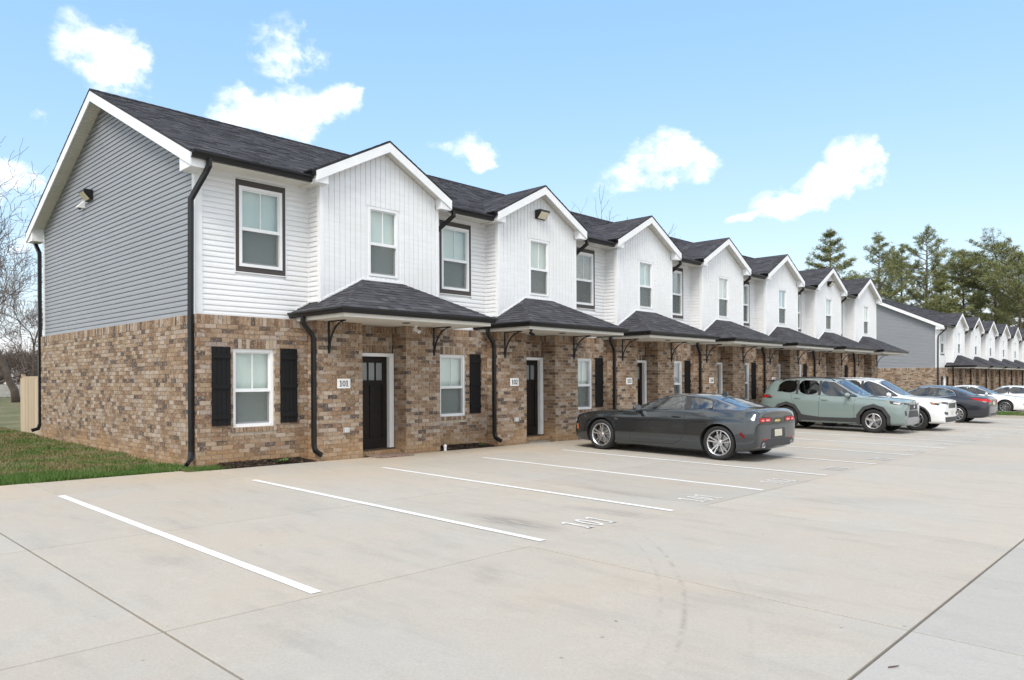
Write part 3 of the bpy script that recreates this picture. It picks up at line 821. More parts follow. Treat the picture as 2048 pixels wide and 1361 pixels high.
def door(R_, x0, x1, yp, z0, z1):
    root = empty('door', (0, 0, 0), R_.root)
    fr = MB(); c = .115
    fr.box(x0, x0 + c, yp - .075, yp + .08, z0, z1); fr.box(x1 - c, x1, yp - .075, yp + .08, z0, z1); fr.box(x0 + c, x1 - c, yp - .0752, yp + .08, z1 - c * .6, z1)
    R_.part(fr, 'frame', M_TRIM, root)
    a, b_ = x0 + c, x1 - c; zt = z1 - c * .6
    st = MB(); yf = yp + .02; s_ = .115; zl = zt - .50; zk = zl - .10; zlo = z0 + .25
    st.box(a, a + s_, yf, yf + .045, z0 + .02, zt); st.box(b_ - s_, b_, yf, yf + .045, z0 + .02, zt)
    st.box(a + s_, b_ - s_, yf, yf + .045, zt - .13, zt); st.box(a + s_, b_ - s_, yf, yf + .045, zk, zl); st.box(a + s_, b_ - s_, yf, yf + .045, z0 + .02, zlo)
    xm = (a + b_) / 2; st.box(xm - .05, xm + .05, yf + .0015, yf + .045, zlo, zk)
    w3 = (b_ - a - 2 * s_ - .06) / 3
    for i in (1, 2):
        xx = a + s_ + i * w3 + (i - 1) * .03; st.box(xx, xx + .03, yf + .002, yf + .045, zl, zt - .13)
    R_.part(st, 'stile_frame', M_DOOR, root)
    pn = MB(); pn.box(a + s_ - .01, xm - .045, yf + .018, yf + .034, zlo - .01, zk + .01); R_.part(pn, 'panel', M_DOOR, root)
    pn = MB(); pn.box(xm + .045, b_ - s_ + .01, yf + .018, yf + .034, zlo - .01, zk + .01); R_.part(pn, 'panel', M_DOOR, root)
    sh = MB(); sh.box(a + s_ - .04, b_ - s_ + .04, yf - .032, yf, zl - .045, zl - .005); sh.box(a + s_ - .02, b_ - s_ + .02, yf - .016, yf, zl - .08, zl - .045); R_.part(sh, 'shelf', M_DOOR, root)
    for i in range(3):
        xx = a + s_ + i * (w3 + .03); mb = MB(); mb.box(xx - .004, xx + w3 + .004, yf + .02, yf + .026, zl - .004, zt - .126); R_.part(mb, 'pane', mat('frosted_pane', (.22, .24, .24), .25, spec=.6), root)
    kb_ = MB(); kb_.lathe([(.0, -.055), (.022, -.055), (.026, -.045), (.022, -.03), (.012, -.02), (.012, -.006), (.028, -.006), (.028, 0)], (a + .065, yf, z0 + .98), (0, 1, 0), 14); R_.part(kb_, 'knob', M_BLACK, root, smooth=True)
    kb_ = MB(); kb_.lathe([(.0, -.018), (.026, -.016), (.028, 0)], (a + .065, yf, z0 + 1.14), (0, 1, 0), 14); R_.part(kb_, 'deadbolt', M_BLACK, root, smooth=True)
    bk = MB(); bk.box(a, b_, yf + .046, yf + .06, z0, zt); R_.part(bk, 'backing', M_DOOR, root)
    th = MB(); th.box(x0, x1, yp - .10, yp + .05, z0 - .02, z0 + .018); R_.part(th, 'threshold', mat('bronze_sill', (.10, .075, .05), .45, metal=.6), root)
    return root

def bracket(R_, x, y, ztop):
    root = empty('bracket', (0, 0, 0), R_.root)
    zb = ztop - .62; w = .019; t = .018
    mb = MB(); mb.box(x - w, x + w, y - .022, y - .002, zb, ztop); R_.part(mb, 'upright', M_BLACK, root)
    mb = MB(); mb.box(x - w, x + w, y - .56, y - .022, ztop - .018, ztop); R_.part(mb, 'top_bar', M_BLACK, root)
    pts = []
    for i in range(13):
        a = pi / 2 * i / 12
        # quarter curve bowing up and out
        yy = y - .022 - .53 * (1 - cos(a)); zz = zb + .03 + (.575) * sin(a)
        pts.append((x, yy, zz))
    mb = MB(); mb.rectpipe(pts, .034, .020, (0, -1, .3)); R_.part(mb, 'curved_brace', M_BLACK, root)
    return root

def build_row(dx, dy, dz, n, near, zground, label):
    R_ = Row(dx, dy, dz, n, near); root = R_.root; tag(root, label, 'townhouse row')
    rnd = random.Random(11 if near else 23)
    XR = 10.80 + UP_ * (n - 1)
    zg = zground
    FRX = (1, 0, 0); FN = (0, -1, 0)
    # ---- end wall (faces -X): u runs along +Y
    def gspan(z):
        top = EZ - .02 + (0) ; zz = max(z, EZ - .12)
        ins = max(0, (z - (EZ + SLOPE * (YS - EY) - .12)) / SLOPE)
        return (YS + ins, 2 * RY - YS - ins)
    brick_wall(R_, 'brick_end_wall', (XL, 0, 0), (0, 1, 0), (-1, 0, 0), YQ, 2 * RY - YS + .04, zg(XL, YQ) - .25, ZSB,
               single=(lambda a, b_, za, zb: near and a < 14.0 and za > 1.05) if near else None)
    lap_siding(R_, 'gable_end_siding', (XSL, 0, 0), (0, 1, 0), (-1, 0, 0), ZSB, RZ - .12, gspan, M_GREY, near)
    mb = MB(); mb.box(XSL - .028, XSL + .10, YS - .028, YS + .002, ZSB - .02, 5.34); mb.box(XSL - .028, XSL + .002, YS + .002, YS + .10, ZSB - .02, 5.34)
    R_.part(mb, 'corner_post', M_TRIM)
    mb = MB(); mb.box(XSL - .028, XSL + .002, 2 * RY - YS - .08, 2 * RY - YS + .03, ZSB - .02, 5.36); R_.part(mb, 'corner_post', M_TRIM)
    # rear and right shells so the row is a closed body
    mb = MB(); mb.box(XSL + .1, XR - .02, 2 * RY - YS - .2, 2 * RY - YS, -1.0, 5.35); R_.part(mb, 'rear_wall', M_GREY)
    mb = MB(); mb.poly([(XR - .03, YS, -1), (XR - .03, 2 * RY - YS, -1), (XR - .03, 2 * RY - YS, 5.5), (XR - .03, RY, RZ - .1), (XR - .03, YS, 5.5)]); R_.part(mb, 'far_end_wall', M_GREY)
    mb = MB(); mb.box(XSL + .12, XR - .1, YS + .42, 2 * RY - YS - .25, -1.0, 5.3); R_.part(mb, 'floor_core', M_DARKROOM)
    # ---- main roof
    roof = empty('roof', (0, 0, 0), root)
    X0r, X1r = 5.32, XR + .28
    t_ = .035; Sv = Vector((0, RY - EY, RZ - EZ)); SL = Sv.length
    dk = MB()
    bays = [(7.70 + UP_ * k, 10.96 + UP_ * k) for k in range(n)]
    for sgn in (1, -1):
        f = lambda y: y if sgn > 0 else 2 * RY - y
        edges = [X0r] + ([x for b2 in bays for x in b2] if sgn > 0 else []) + [X1r]
        for q in range(len(edges) - 1):
            a, b_ = edges[q], edges[q + 1]
            if b_ <= a: continue
            ye_ = EY if (q % 2 == 0) else EY + .14
            ze_ = EZ + SLOPE * (ye_ - EY)
            dk.hexa([(a, f(ye_), ze_ - t_), (b_, f(ye_), ze_ - t_), (b_, f(RY), RZ - t_), (a, f(RY), RZ - t_), (a, f(ye_), ze_), (b_, f(ye_), ze_), (b_, f(RY), RZ), (a, f(RY), RZ)])
    R_.part(dk, 'deck', M_SH, roof)
    shingle_plane(R_, roof, (0, EY, EZ + .004), (1, 0, 0), Sv, SL, lambda s_: (X0r - .01, X1r), seed=5, name='main_roof_shingles', skip=lambda a, b_, s_: s_ < .13 and any(b_ > p and a < q for p, q in bays))
    shingle_plane(R_, roof, (0, 2 * RY - EY, EZ + .004), (1, 0, 0), (0, -(RY - EY), RZ - EZ), SL, lambda s_: (X0r - .01, X1r), seed=6, expo=.3, name='main_roof_shingles')
    rg = MB()
    x = X0r
    while x < X1r:
        w = .19; rg.hexa([(x, RY - .14, RZ - .062 + .012), (x + w, RY - .14, RZ - .062 + .018), (x + w, RY, RZ + .020), (x, RY, RZ + .014), (x, RY - .14, RZ - .05 + .012), (x + w, RY - .14, RZ - .05 + .018), (x + w, RY, RZ + .030), (x, RY, RZ + .024)])
        rg.hexa([(x, RY, RZ + .014), (x + w, RY, RZ + .020), (x + w, RY + .14, RZ - .062 + .018), (x, RY + .14, RZ - .062 + .012), (x, RY, RZ + .024), (x + w, RY, RZ + .030), (x + w, RY + .14, RZ - .05 + .018), (x, RY + .14, RZ - .05 + .012)]); x += w
    o = R_.part(rg, 'ridge_caps', M_SH, roof); o['kind'] = 'stuff'
    # rake boards and soffits at the near end
    for sgn in (1, -1):
        f = lambda y: y if sgn > 0 else 2 * RY - y
        mb = MB(); h = .215
        mb.hexa([(X0r, f(EY), EZ - t_ - h), (X0r + .025, f(EY), EZ - t_ - h), (X0r + .025, f(RY), RZ - t_ - h), (X0r, f(RY), RZ - t_ - h), (X0r, f(EY), EZ - t_), (X0r + .025, f(EY), EZ - t_), (X0r + .025, f(RY), RZ - t_), (X0r, f(RY), RZ - t_)])
        R_.part(mb, 'rake_board', M_TRIM)
        mb = MB(); ns = 46; e = .14
        for i in range(ns):     # ribbed vinyl soffit
            a, b_ = i / ns, (i + .93) / ns
            y0_, y1_ = EY + .45 + (RY - EY - .45) * a, EY + .45 + (RY - EY - .45) * b_
            z0_, z1_ = EZ + SLOPE * (y0_ - EY) - t_ - e, EZ + SLOPE * (y1_ - EY) - t_ - e
            mb.hexa([(X0r + .025, f(y0_), z0_ - .012), (XSL + .01, f(y0_), z0_ - .012), (XSL + .01, f(y1_), z1_ - .012), (X0r + .025, f(y1_), z1_ - .012), (X0r + .025, f(y0_), z0_), (XSL + .01, f(y0_), z0_), (XSL + .01, f(y1_), z1_), (X0r + .025, f(y1_), z1_)])
        R_.part(mb, 'rake_soffit', M_CREAM)
        mb = MB()
        mb.prism([(X0r + .026, f(EY + .02), EZ - .26), (X0r + .026, f(YS + .01), EZ - .26), (X0r + .026, f(YS + .01), EZ + SLOPE * (YS - EY) - .06), (X0r + .026, f(EY + .02), EZ - .05)], (XSL - X0r - .02, 0, 0))
        R_.part(mb, 'eave_return', M_TRIM)
    # main eave: soffit, fascia
    for k in range(n):
        a, b_ = (XSL, 7.66) if k == 0 else (10.80 + UP_ * (k - 1) + .26, 7.66 + UP_ * k)
        mb = MB(); mb.box(a, b_, EY + .03, YS + .02, 5.335, 5.35); mb.box(a, b_, EY + .012, EY + .03, 5.30, 5.42); R_.part(mb, 'eave_soffit', M_CREAM)
        mb = MB(); mb.box(XSL if k == 0 else 10.80 + UP_ * (k - 1), 7.84 + UP_ * k - .03, YS - .02, YS + .005, 5.27, 5.335); R_.part(mb, 'frieze', M_TRIM)
    gutter(R_, (X0r + .01, EY + .01, EZ - .005), (7.60, EY + .01, EZ - .005), (0, -1, 0), m1=.0)
    yrb = 2 * RY - EY
    gutter(R_, (X0r + .01, yrb - .01, EZ - .005), (XR, yrb - .01, EZ - .005), (0, 1, 0))
    yg = 2 * RY - YS + .01
    downspout(R_, [(5.54, yrb + .04, EZ - .10), (5.54, yrb + .03, EZ - .24), (5.535, yg + .085, EZ - .55), (5.535, yg + .085, .32 + zg(5.5, yg)), (5.48, yg + .085, .18 + zg(5.5, yg)), (5.34, yg + .10, .14 + zg(5.5, yg))], (0, 1, 0))
    dsx = XL - .055
    downspout(R_, [(5.62, EY - .05, EZ - .10), (5.62, EY - .05, EZ - .22), (5.60, EY + .03, EZ - .32), (5.54, YS - .13, EZ - .62), (dsx + .01, YQ + .09, EZ - .74), (dsx, YQ + .10, ZSB), (dsx, YQ + .10, .28 + zg(5.5, YQ)), (dsx - .03, YQ + .06, .16 + zg(5.5, YQ)), (dsx - .14, YQ - .04, .08 + zg(5.5, YQ))], (-1, -.3, 0), .082, .062)
    for k in range(n):
        ox = k * UP_
        x_prev = XL if k == 0 else 10.78 - UP_ + ox
        xs_prev = XSL if k == 0 else 10.80 - UP_ + ox
        bL, bR = 7.84 + ox, 10.80 + ox          # siding of the bay
        qL, qR = 7.70 + ox, 10.78 + ox          # brick of the bay
        zb = zg(7 + ox, YQ) - .25
        # ---- lower window wall
        wx0, wx1, wz0, wz1 = 6.20 + ox, 6.99 + ox, .72, 2.135
        brick_wall(R_, 'brick_wall', (0, YQ, 0), FRX, FN, x_prev, qL, zb, ZSB, [(wx0, wx1, wz0, wz1)],
                   single=(lambda a, b_, za, zb_: za > .5) if (near and k == 0) else None,
                   lintels=[(wx0 - .06, wx1 + .06, wz1 + .002, wz1 + .175)], sills=[(wx0 - .05, wx1 + .05, wz0 - .09, wz0 - .002)])
        window(R_, (0, YQ, 0), FRX, FN, wx0, wx1, wz0, wz1, 'brick', rnd, k < 2)
        shutter(R_, 5.80 + ox, 6.14 + ox, YQ, .765, 2.16); shutter(R_, 7.115 + ox, 7.46 + ox, YQ, .765, 2.16)
        # ---- bay piers and recess
        dL, dR = 8.73 + ox, 9.83 + ox; DY = 12.86; zc = 2.71
        brick_wall(R_, 'brick_pier', (0, BQ, 0), FRX, FN, qL, dL, zb, zc, soldier=True)
        brick_wall(R_, 'brick_pier', (0, BQ, 0), FRX, FN, dR, qR, zb, zc, soldier=True)
        brick_wall(R_, 'brick_pier_side', (qL, 0, 0), (0, 1, 0), (-1, 0, 0), BQ, YQ + .02, zb, zc)
        brick_wall(R_, 'brick_pier_side', (qR, 0, 0), (0, 1, 0), (1, 0, 0), BQ, YQ + .02, zb, zc)
        brick_wall(R_, 'brick_recess_side', (dR, 0, 0), (0, 1, 0), (-1, 0, 0), BQ, DY, zb, zc)
        brick_wall(R_, 'brick_recess_side', (dL, 0, 0), (0, 1, 0), (1, 0, 0), BQ, DY, zb, zc)
        d0, d1, dz0, dz1 = 8.80 + ox, 9.80 + ox, .105, 2.125
        brick_wall(R_, 'brick_recess_wall', (0, DY, 0), FRX, FN, dL, dR, zb, zc, [(d0, d1, dz0 - .02, dz1)], lintels=[(d0 - .02, d1 + .02, dz1 + .002, dz1 + .175)])
        door(R_, d0, d1, DY, dz0, dz1)
        st = MB(); st.box(dL + .005, dR - .005, BQ + .16, DY - .005, zb, dz0 - .07); R_.part(st, 'step', M_MORTAR)
        sb = MB(); kx = dL + .01
        while kx < dR - .07:
            sb.box(kx + .004, kx + .070, BQ + .14, DY - .02, dz0 - .10, dz0 - .012); kx += .0745
        o = R_.part(sb, 'step_bricks', M_BRICK); o['kind'] = 'stuff'
        # ---- upper window wall
        sx0, sx1, sz0, sz1 = 6.40 + ox, 7.26 + ox, 3.655, 5.13
        lap_siding(R_, 'white_siding_wall', (0, YS, 0), FRX, FN, ZSB, 5.30, lambda z: (xs_prev + (.1 if k == 0 else 0), bL), M_WHITE, near and k < 4, holes=[(sx0 - .07, sx1 + .07, sz0 - .10, sz1 + .112)])
        window(R_, (0, YS, 0), FRX, FN, sx0, sx1, sz0, sz1, 'trim', rnd, k < 2)
        lap_siding(R_, 'white_siding_return', (bL, 0, 0), (0, 1, 0), (-1, 0, 0), ZSB, 5.42, lambda z: (BS + .06, YS), M_WHITE, near and k < 4)
        lap_siding(R_, 'white_siding_return', (bR, 0, 0), (0, 1, 0), (1, 0, 0), ZSB, 5.42, lambda z: (BS + .06, YS), M_WHITE, False)
        mb = MB(); mb.box(bL - .022, bL + .012, YS - .03, YS + .0, ZSB, 5.33); R_.part(mb, 'inside_corner', M_TRIM)
        mb = MB(); mb.box(bL - .024, bL + .06, BS - .024, BS + .0, ZSB + .35, 5.42); mb.box(bL - .024, bL, BS, BS + .075, ZSB, 5.42); R_.part(mb, 'corner_post', M_TRIM)
        mb = MB(); mb.box(bR - .06, bR + .024, BS - .024, BS + .0, ZSB, 5.42); mb.box(bR, bR + .024, BS, BS + .075, ZSB, 5.42); R_.part(mb, 'corner_post', M_TRIM)
        # ---- gable front of the bay: vertical boards
        gx = 9.34 + ox; hw = 1.70; GA, GE = 6.46, 5.56; gsl = (GA - GE) / hw; GY = 12.27
        gw0, gw1, gw2, gw3 = 8.955 + ox, 9.70 + ox, 3.69, 5.10
        top = lambda x: GA - .20 - gsl * abs(x - gx)
        bw = empty('board_siding', (0, 0, 0), root)
        bk = MB(); xs2 = [bL, gw0, gw1, bR]
        for (a, b_, z0_, z1_) in ((bL, gw0, ZSB, None), (gw1, bR, ZSB, None), (gw0, gw1, ZSB, gw2), (gw0, gw1, gw3, None)):
            xs3 = sorted(set([a, b_] + ([gx] if a < gx < b_ else [])))
            bk.prism([(x, BS, z0_) for x in (xs3[0], xs3[-1])] + [(x, BS, (top(x) if z1_ is None else z1_)) for x in xs3[::-1]], (0, .05, 0))
        R_.part(bk, 'backing', M_WHITE, bw)
        nb_ = 23; w = (bR - bL - .12) / nb_
        for i in range(nb_):
            a, b_ = bL + .06 + i * w + .0045, bL + .06 + (i + 1) * w - .0045
            segs = [(ZSB + .02, None)]
            if b_ > gw0 - .02 and a < gw1 + .02: segs = [(ZSB + .02, gw2 - .02), (gw3 + .02, None)]
            for z0_, z1_ in segs:
                mb = MB()
                pts = [(a, BS - .014, z0_), (b_, BS - .014, z0_)]
                if z1_ is None:
                    pts.append((b_, BS - .014, top(b_)))
                    if a < gx < b_: pts.append((gx, BS - .014, top(gx)))
                    pts.append((a, BS - .014, top(a)))
                else: pts += [(b_, BS - .014, z1_), (a, BS - .014, z1_)]
                # bevelled strip
                n0_ = len(mb.v); kk = len(pts); c_ = sum((Vector(p) for p in pts), Vector()) / kk
                inn = [(p[0] + (.004 if p[0] < (a + b_) / 2 else -.004), p[1], p[2]) for p in pts]
                outr = [(p[0], BS - .001, p[2]) for p in pts]
                mb.v += inn + outr; mb.f.append(tuple(range(n0_, n0_ + kk)))
                for q in range(kk):
                    r_ = (q + 1) % kk; mb.f.append((n0_ + q, n0_ + kk + q, n0_ + kk + r_, n0_ + r_))
                R_.part(mb, 'vertical_board', M_WHITE, bw)
        window(R_, (0, BS, 0), FRX, FN, gw0, gw1, gw2, gw3, 'bare', rnd, k < 2)
        # ---- gable roof over the bay
        gr_ = empty('gable_roof', (0, 0, 0), root)
        for sgn in (-1, 1):
            xe = gx + sgn * hw
            ye = lambda z: EY + (z - EZ) / SLOPE + .15
            dkb = MB(); t2 = .03
            Z = lambda x: GA - gsl * abs(x - gx)
            A_ = [(xe, GY, GE), (gx, GY, GA), (gx, ye(GA), GA), (xe, ye(GE), GE)]
            dkb.hexa([(p[0], p[1], p[2] - t2) for p in A_] + A_); R_.part(dkb, 'deck', M_SH, gr_)
            Sg = Vector((gx - xe, 0, GA - GE)); SLg = Sg.length
            Av = Vector((0, 1, 0)) if sgn > 0 else Vector((0, 1, 0))
            shingle_plane(R_, gr_, (xe, 0, GE + .004), Av, Sg, SLg, lambda s_: (GY - .012, ye(GE + (GA - GE) * s_ / SLg)), seed=30 + k * 2 + sgn, name='gable_shingles')
            mb = MB(); h = .19
            mb.hexa([(xe, GY, GE - t2 - h), (gx, GY, GA - t2 - h), (gx, GY + .024, GA - t2 - h), (xe, GY + .024, GE - t2 - h), (xe, GY, GE - t2), (gx, GY, GA - t2), (gx, GY + .024, GA - t2), (xe, GY + .024, GE - t2)])
            R_.part(mb, 'rake_board', M_TRIM, gr_)
            mb = MB(); ns = 20
            for i in range(ns):
                x0_, x1_ = xe + (gx - xe) * (i / ns), xe + (gx - xe) * ((i + .92) / ns)
                z0_, z1_ = Z(x0_) - t2 - .155, Z(x1_) - t2 - .155
                mb.hexa([(x0_, GY + .024, z0_), (x1_, GY + .024, z1_), (x1_, BS + .01, z1_), (x0_, BS + .01, z0_), (x0_, GY + .024, z0_ + .012), (x1_, GY + .024, z1_ + .012), (x1_, BS + .01, z1_ + .012), (x0_, BS + .01, z0_ + .012)])
            R_.part(mb, 'rake_soffit', M_CREAM, gr_)
            xb = bL if sgn < 0 else bR
            lo, hi = sorted((xe, xb - sgn * .06))
            if sgn < 0: pts = [(lo, GY + .0255, GE - .245), (hi, GY + .0255, GE - .245), (hi, GY + .0255, Z(hi) - .06), (lo, GY + .0255, GE - .04)]
            else: pts = [(lo, GY + .0255, GE - .245), (hi, GY + .0255, GE - .245), (hi, GY + .0255, GE - .04), (lo, GY + .0255, Z(lo) - .06)]
            mb = MB(); mb.prism(pts, (0, BS - GY - .02, 0)); R_.part(mb, 'eave_return', M_TRIM, gr_)
            mb = MB(); mb.box(min(xe, xb) , max(xe, xb), BS + .005, YS + .3, 5.315, 5.333); R_.part(mb, 'return_soffit', M_CREAM, gr_)
            mb = MB(); mb.box(xe - .012, xe + .012, GY + .026, YS, GE - .22, GE - .03); R_.part(mb, 'fascia', M_TRIM, gr_)
        # ---- gutters round the valley
        xe = gx - hw
        gutter(R_, (xe - .014, GY + .02, GE - .02), (xe - .014, EY + .13, GE - .02), (-1, 0, 0), name='gutter', h=.11, w=.10)
        xr = gx + hw
        gutter(R_, (xr + .014, GY + .12, GE - .03), (xr + .014, EY + .13, GE - .03), (1, 0, 0), name='gutter', h=.10, w=.085)
        if k < n - 1:
            gutter(R_, (xr + .02, EY + .01, EZ - .005), (7.60 + ox + UP_, EY + .01, EZ - .005), (0, -1, 0))
            downspout(R_, [(xr + .16, EY - .05, EZ - .10), (xr + .16, EY - .05, EZ - .2), (bR + .16, YS - .25, EZ - .52), (bR + .07, YS - .12, EZ - .66), (bR + .07, YS - .10, 3.2)], (0, -1, 0), .08, .06)
        # ---- entrance canopy
        cn = empty('canopy', (0, 0, 0), root)
        cL, cR, cF, cZ = 7.45 + ox, 11.14 + ox, 11.14, 2.86; cs = .535
        run = BS - cF; zt = cZ + cs * run
        TL, TR = (cL + run, BS, zt), (cR - run, BS, zt)
        def can_poly(side):
            if side == 'f': return [(cL, cF, cZ), (cR, cF, cZ), TR, TL]
            if side == 'l':
                return [(cL, YS, cZ), (cL, cF, cZ), TL, (bL, BS, cZ + cs * (bL - cL)), (bL, YS, cZ + cs * (bL - cL))]
            return [(cR, cF, cZ), (cR, YS, cZ), (bR, YS, cZ + cs * (cR - bR)), (bR, BS, cZ + cs * (cR - bR)), TR]
        dkc = MB()
        for sd_ in 'flr':
            pts = can_poly(sd_); dkc.poly(pts); dkc.poly([(p[0], p[1], p[2] - .02) for p in pts[::-1]])
        R_.part(dkc, 'deck', M_SH, cn)
        SLc = sqrt(run * run + (zt - cZ) ** 2); lim = 300 if near else 0
        shingle_plane(R_, cn, (0, cF, cZ + .004), (1, 0, 0), (0, run, zt - cZ), SLc, lambda s_: (cL + run * s_ / SLc, cR - run * s_ / SLc), singles=lim, seed=50 + k, name='canopy_shingles')
        def lspan(s_):
            x = cL + run * s_ / SLc; return (cF + run * s_ / SLc, YS if x <= bL else BS)
        shingle_plane(R_, cn, (cL, 0, cZ + .004), (0, 1, 0), (run, 0, zt - cZ), SLc, lspan, singles=lim, seed=70 + k, name='canopy_shingles')
        def rspan(s_):
            x = cR - run * s_ / SLc; return (cF + run * s_ / SLc, YS if x >= bR else BS)
        shingle_plane(R_, cn, (cR, 0, cZ + .004), (0, 1, 0), (-run, 0, zt - cZ), SLc, rspan, seed=90 + k, name='canopy_shingles')
        hp = MB()
        for sgn, T_ in ((1, TL), (-1, TR)):     # hip caps
            c0 = Vector((cL if sgn > 0 else cR, cF, cZ)); D = Vector(T_) - c0; L_ = D.length; D.normalize()
            m_ = int(L_ / .14); Wv = Vector((sgn * .105, 0, -.0)); Wf = Vector((0, .105, 0))
            for i in range(m_):
                p = c0 + D * (i * L_ / m_); q = c0 + D * ((i + 1.15) * L_ / m_); e0, e1 = Vector((0, 0, .024)), Vector((0, 0, .013))
                fz = Vector((0, 0, -.0))
                hp.quad(p + e0, q + e1, q + Wv + e1 * .8, p + Wv + e0 * .8); hp.quad(p + e0, p + Wf + e0 * .8, q + Wf + e1 * .8, q + e1)
                hp.quad(p + e0, p + Wv + e0 * .8, p + Wv, p); hp.quad(p + e0, p, p + Wf, p + Wf + e0 * .8)
        o = R_.part(hp, 'hip_caps', M_SH, cn); o['kind'] = 'stuff'
        # white apron flashing where the canopy meets the wall
        fl = MB()
        def strip(a, b_, nrm, h=.035):
            a, b_, nrm = Vector(a), Vector(b_), Vector(nrm); up_ = Vector((0, 0, h))
            fl.hexa([a + nrm * .03, b_ + nrm * .03, b_, a, a + nrm * .03 + up_, b_ + nrm * .03 + up_, b_ + up_, a + up_])
        strip(TL, TR, (0, -1, 0)); strip((bL - .02, BS, cZ + cs * (bL - cL) + .012), (TL[0], TL[1], TL[2] + .0), (0, -1, 0)); strip((TR[0], TR[1], TR[2]), (bR + .02, BS, cZ + cs * (cR - bR) + .012), (0, -1, 0))
        strip((bL, YS, cZ + cs * (bL - cL) + .012), (bL, BS, cZ + cs * (bL - cL) + .012), (-1, 0, 0)); strip((cL + .1, YS, cZ + .06), (bL, YS, cZ + cs * (bL - cL) + .012), (0, -1, 0)); strip((bR, YS, cZ + cs * (cR - bR) + .012), (cR - .1, YS, cZ + .06), (0, -1, 0))
        R_.part(fl, 'flashing', M_TRIM, cn)
        # gutter ring, fascia, soffit
        go = .0
        gutter(R_, (cL, cF + .005, cZ - .004), (cR, cF + .005, cZ - .004), (0, -1, 0), parent=cn, h=.10, w=.095, m0=.095, m1=.095)
        gutter(R_, (cL + .005, cF, cZ - .004), (cL + .005, YS - .02, cZ - .004), (-1, 0, 0), parent=cn, h=.10, w=.095, m0=.095)
        gutter(R_, (cR - .005, cF, cZ - .004), (cR - .005, YS - .02, cZ - .004), (1, 0, 0), parent=cn, h=.10, w=.095, m0=.095)
        fa = MB(); fb, ft = 2.69, cZ - .03
        fa.box(cL + .02, cR - .02, cF + .015, cF + .04, fb, ft); fa.box(cL + .02, cL + .045, cF + .04, YS - .02, fb, ft); fa.box(cR - .045, cR - .02, cF + .04, YS - .02, fb, ft)
        R_.part(fa, 'fascia', M_CREAM, cn)
        so = MB(); so.box(cL + .045, cR - .045, cF + .04, BQ + .0, 2.702, 2.716); so.box(cL + .045, qL + .0, BQ + .0, YS - .03, 2.7025, 2.7165); so.box(qR, cR - .045, BQ, YS - .03, 2.7025, 2.7165); so.box(dL, dR, BQ, DY, 2.7028, 2.7168)
        R_.part(so, 'soffit', M_CREAM, cn)
        lt = MB(); lt.lathe([(.0, -.012), (.05, -.012), (.055, -.016), (.085, -.012), (.088, 0)], (9.30 + ox, 11.72, 2.702), (0, 0, 1), 20); R_.part(lt, 'soffit_light', M_BLACK, cn, smooth=False)
        bracket(R_, 7.95 + ox, BQ, 2.70); bracket(R_, 10.60 + ox, BQ, 2.70)
        dx0 = qL - .055
        g0 = zg(dx0, BQ)
        downspout(R_, [(cL - .04, 12.43, cZ - .10), (cL - .04, 12.43, cZ - .20), (cL + .0, 12.43, cZ - .26), (dx0 - .03, 12.46, cZ - .42), (dx0, 12.46, cZ - .50), (dx0, 12.46, g0 + .30), (dx0 + .005, 12.42, g0 + .20), (dx0 + .05, 12.27, g0 + .12)], (-1, 0, 0), .078, .06, parent=None)
    return R_

row1 = build_row(0, 0, 0, 7, True, lambda x, y: gz(x, y), 'long near row of brick and white siding townhouses with black canopies')
D2 = (48.1, .10, -.53)
row2 = build_row(*D2, 7, False, lambda x, y: gz(x + D2[0], y + D2[1]) - D2[2], 'farther townhouse row beyond the cars with grey gable end')
# ------------------------------------------------------------------ cars
def paint(name, col, metal=.0, rough=.35):
    if name in MATS: return MATS[name]
    mt = mat(name, col, rough, metal=metal, spec=.5, coat=1.0, coatr=.03)
    t = NT(mt.node_tree); b = t.n['Principled BSDF']; pos = t.new('ShaderNodeNewGeometry').outputs['Position']
    dust = t.noise(pos, 3, 4, .6); t.l.new(t.maprange(dust, .3, .7, .02, .08), b.inputs['Coat Roughness'])
    return mt
M_TYRE = mat('tyre_rubber', (.018, .018, .019), .8, var=.25, vscale=30, bump=.2, bscale=90)
M_RIM = mat('alloy', (.62, .62, .63), .28, metal=.9, spec=.5)
M_RIMG = mat('alloy_grey', (.34, .34, .35), .3, metal=.85)
M_PLAST = mat('black_plastic', (.028, .028, .030), .55, var=.15, vscale=20)
M_GPLAST = mat('grey_plastic', (.040, .041, .044), .6, var=.1, vscale=20)
M_ARCH = mat('wheel_well', (.008, .008, .008), .9)
M_GAP_SHADE = mat('gap_shade_line', (.006, .006, .006), .7)  # near-black colour paints the shade of the shut lines
M_CHROME = mat('chrome', (.75, .75, .76), .12, metal=1.0)
M_RED = mat('tail_lens', (.42, .012, .015), .25, spec=.25)
M_REDD = mat('tail_lens_dark', (.12, .006, .008), .3, spec=.25)
M_CLEAR = mat('headlamp_lens', (.50, .52, .53), .2, spec=.3)
M_DKLENS = mat('headlamp_dark', (.05, .052, .055), .15, spec=.35)
M_AMBER = mat('amber_lens', (.65, .16, .02), .15, spec=.6, coat=1.0)
M_SEAT = mat('seat_cloth', (.10, .10, .105), .8)
M_SEATL = mat('seat_leather_light', (.30, .29, .27), .6)
M_CABIN = mat('cabin_trim', (.03, .03, .032), .7)
M_PLATE = mat('licence_plate', (.55, .52, .42), .5, var=.15, vscale=40)
M_GOLD = mat('gold_badge', (.60, .42, .12), .3, metal=.6)
G_CLR = glassmat('car_glass', (.62, .70, .68), .10, .95)
G_TINT = glassmat('car_glass_privacy', (.018, .02, .022), .05, .45)
G_MID = glassmat('car_glass_mid', (.32, .36, .36), .10, .95)

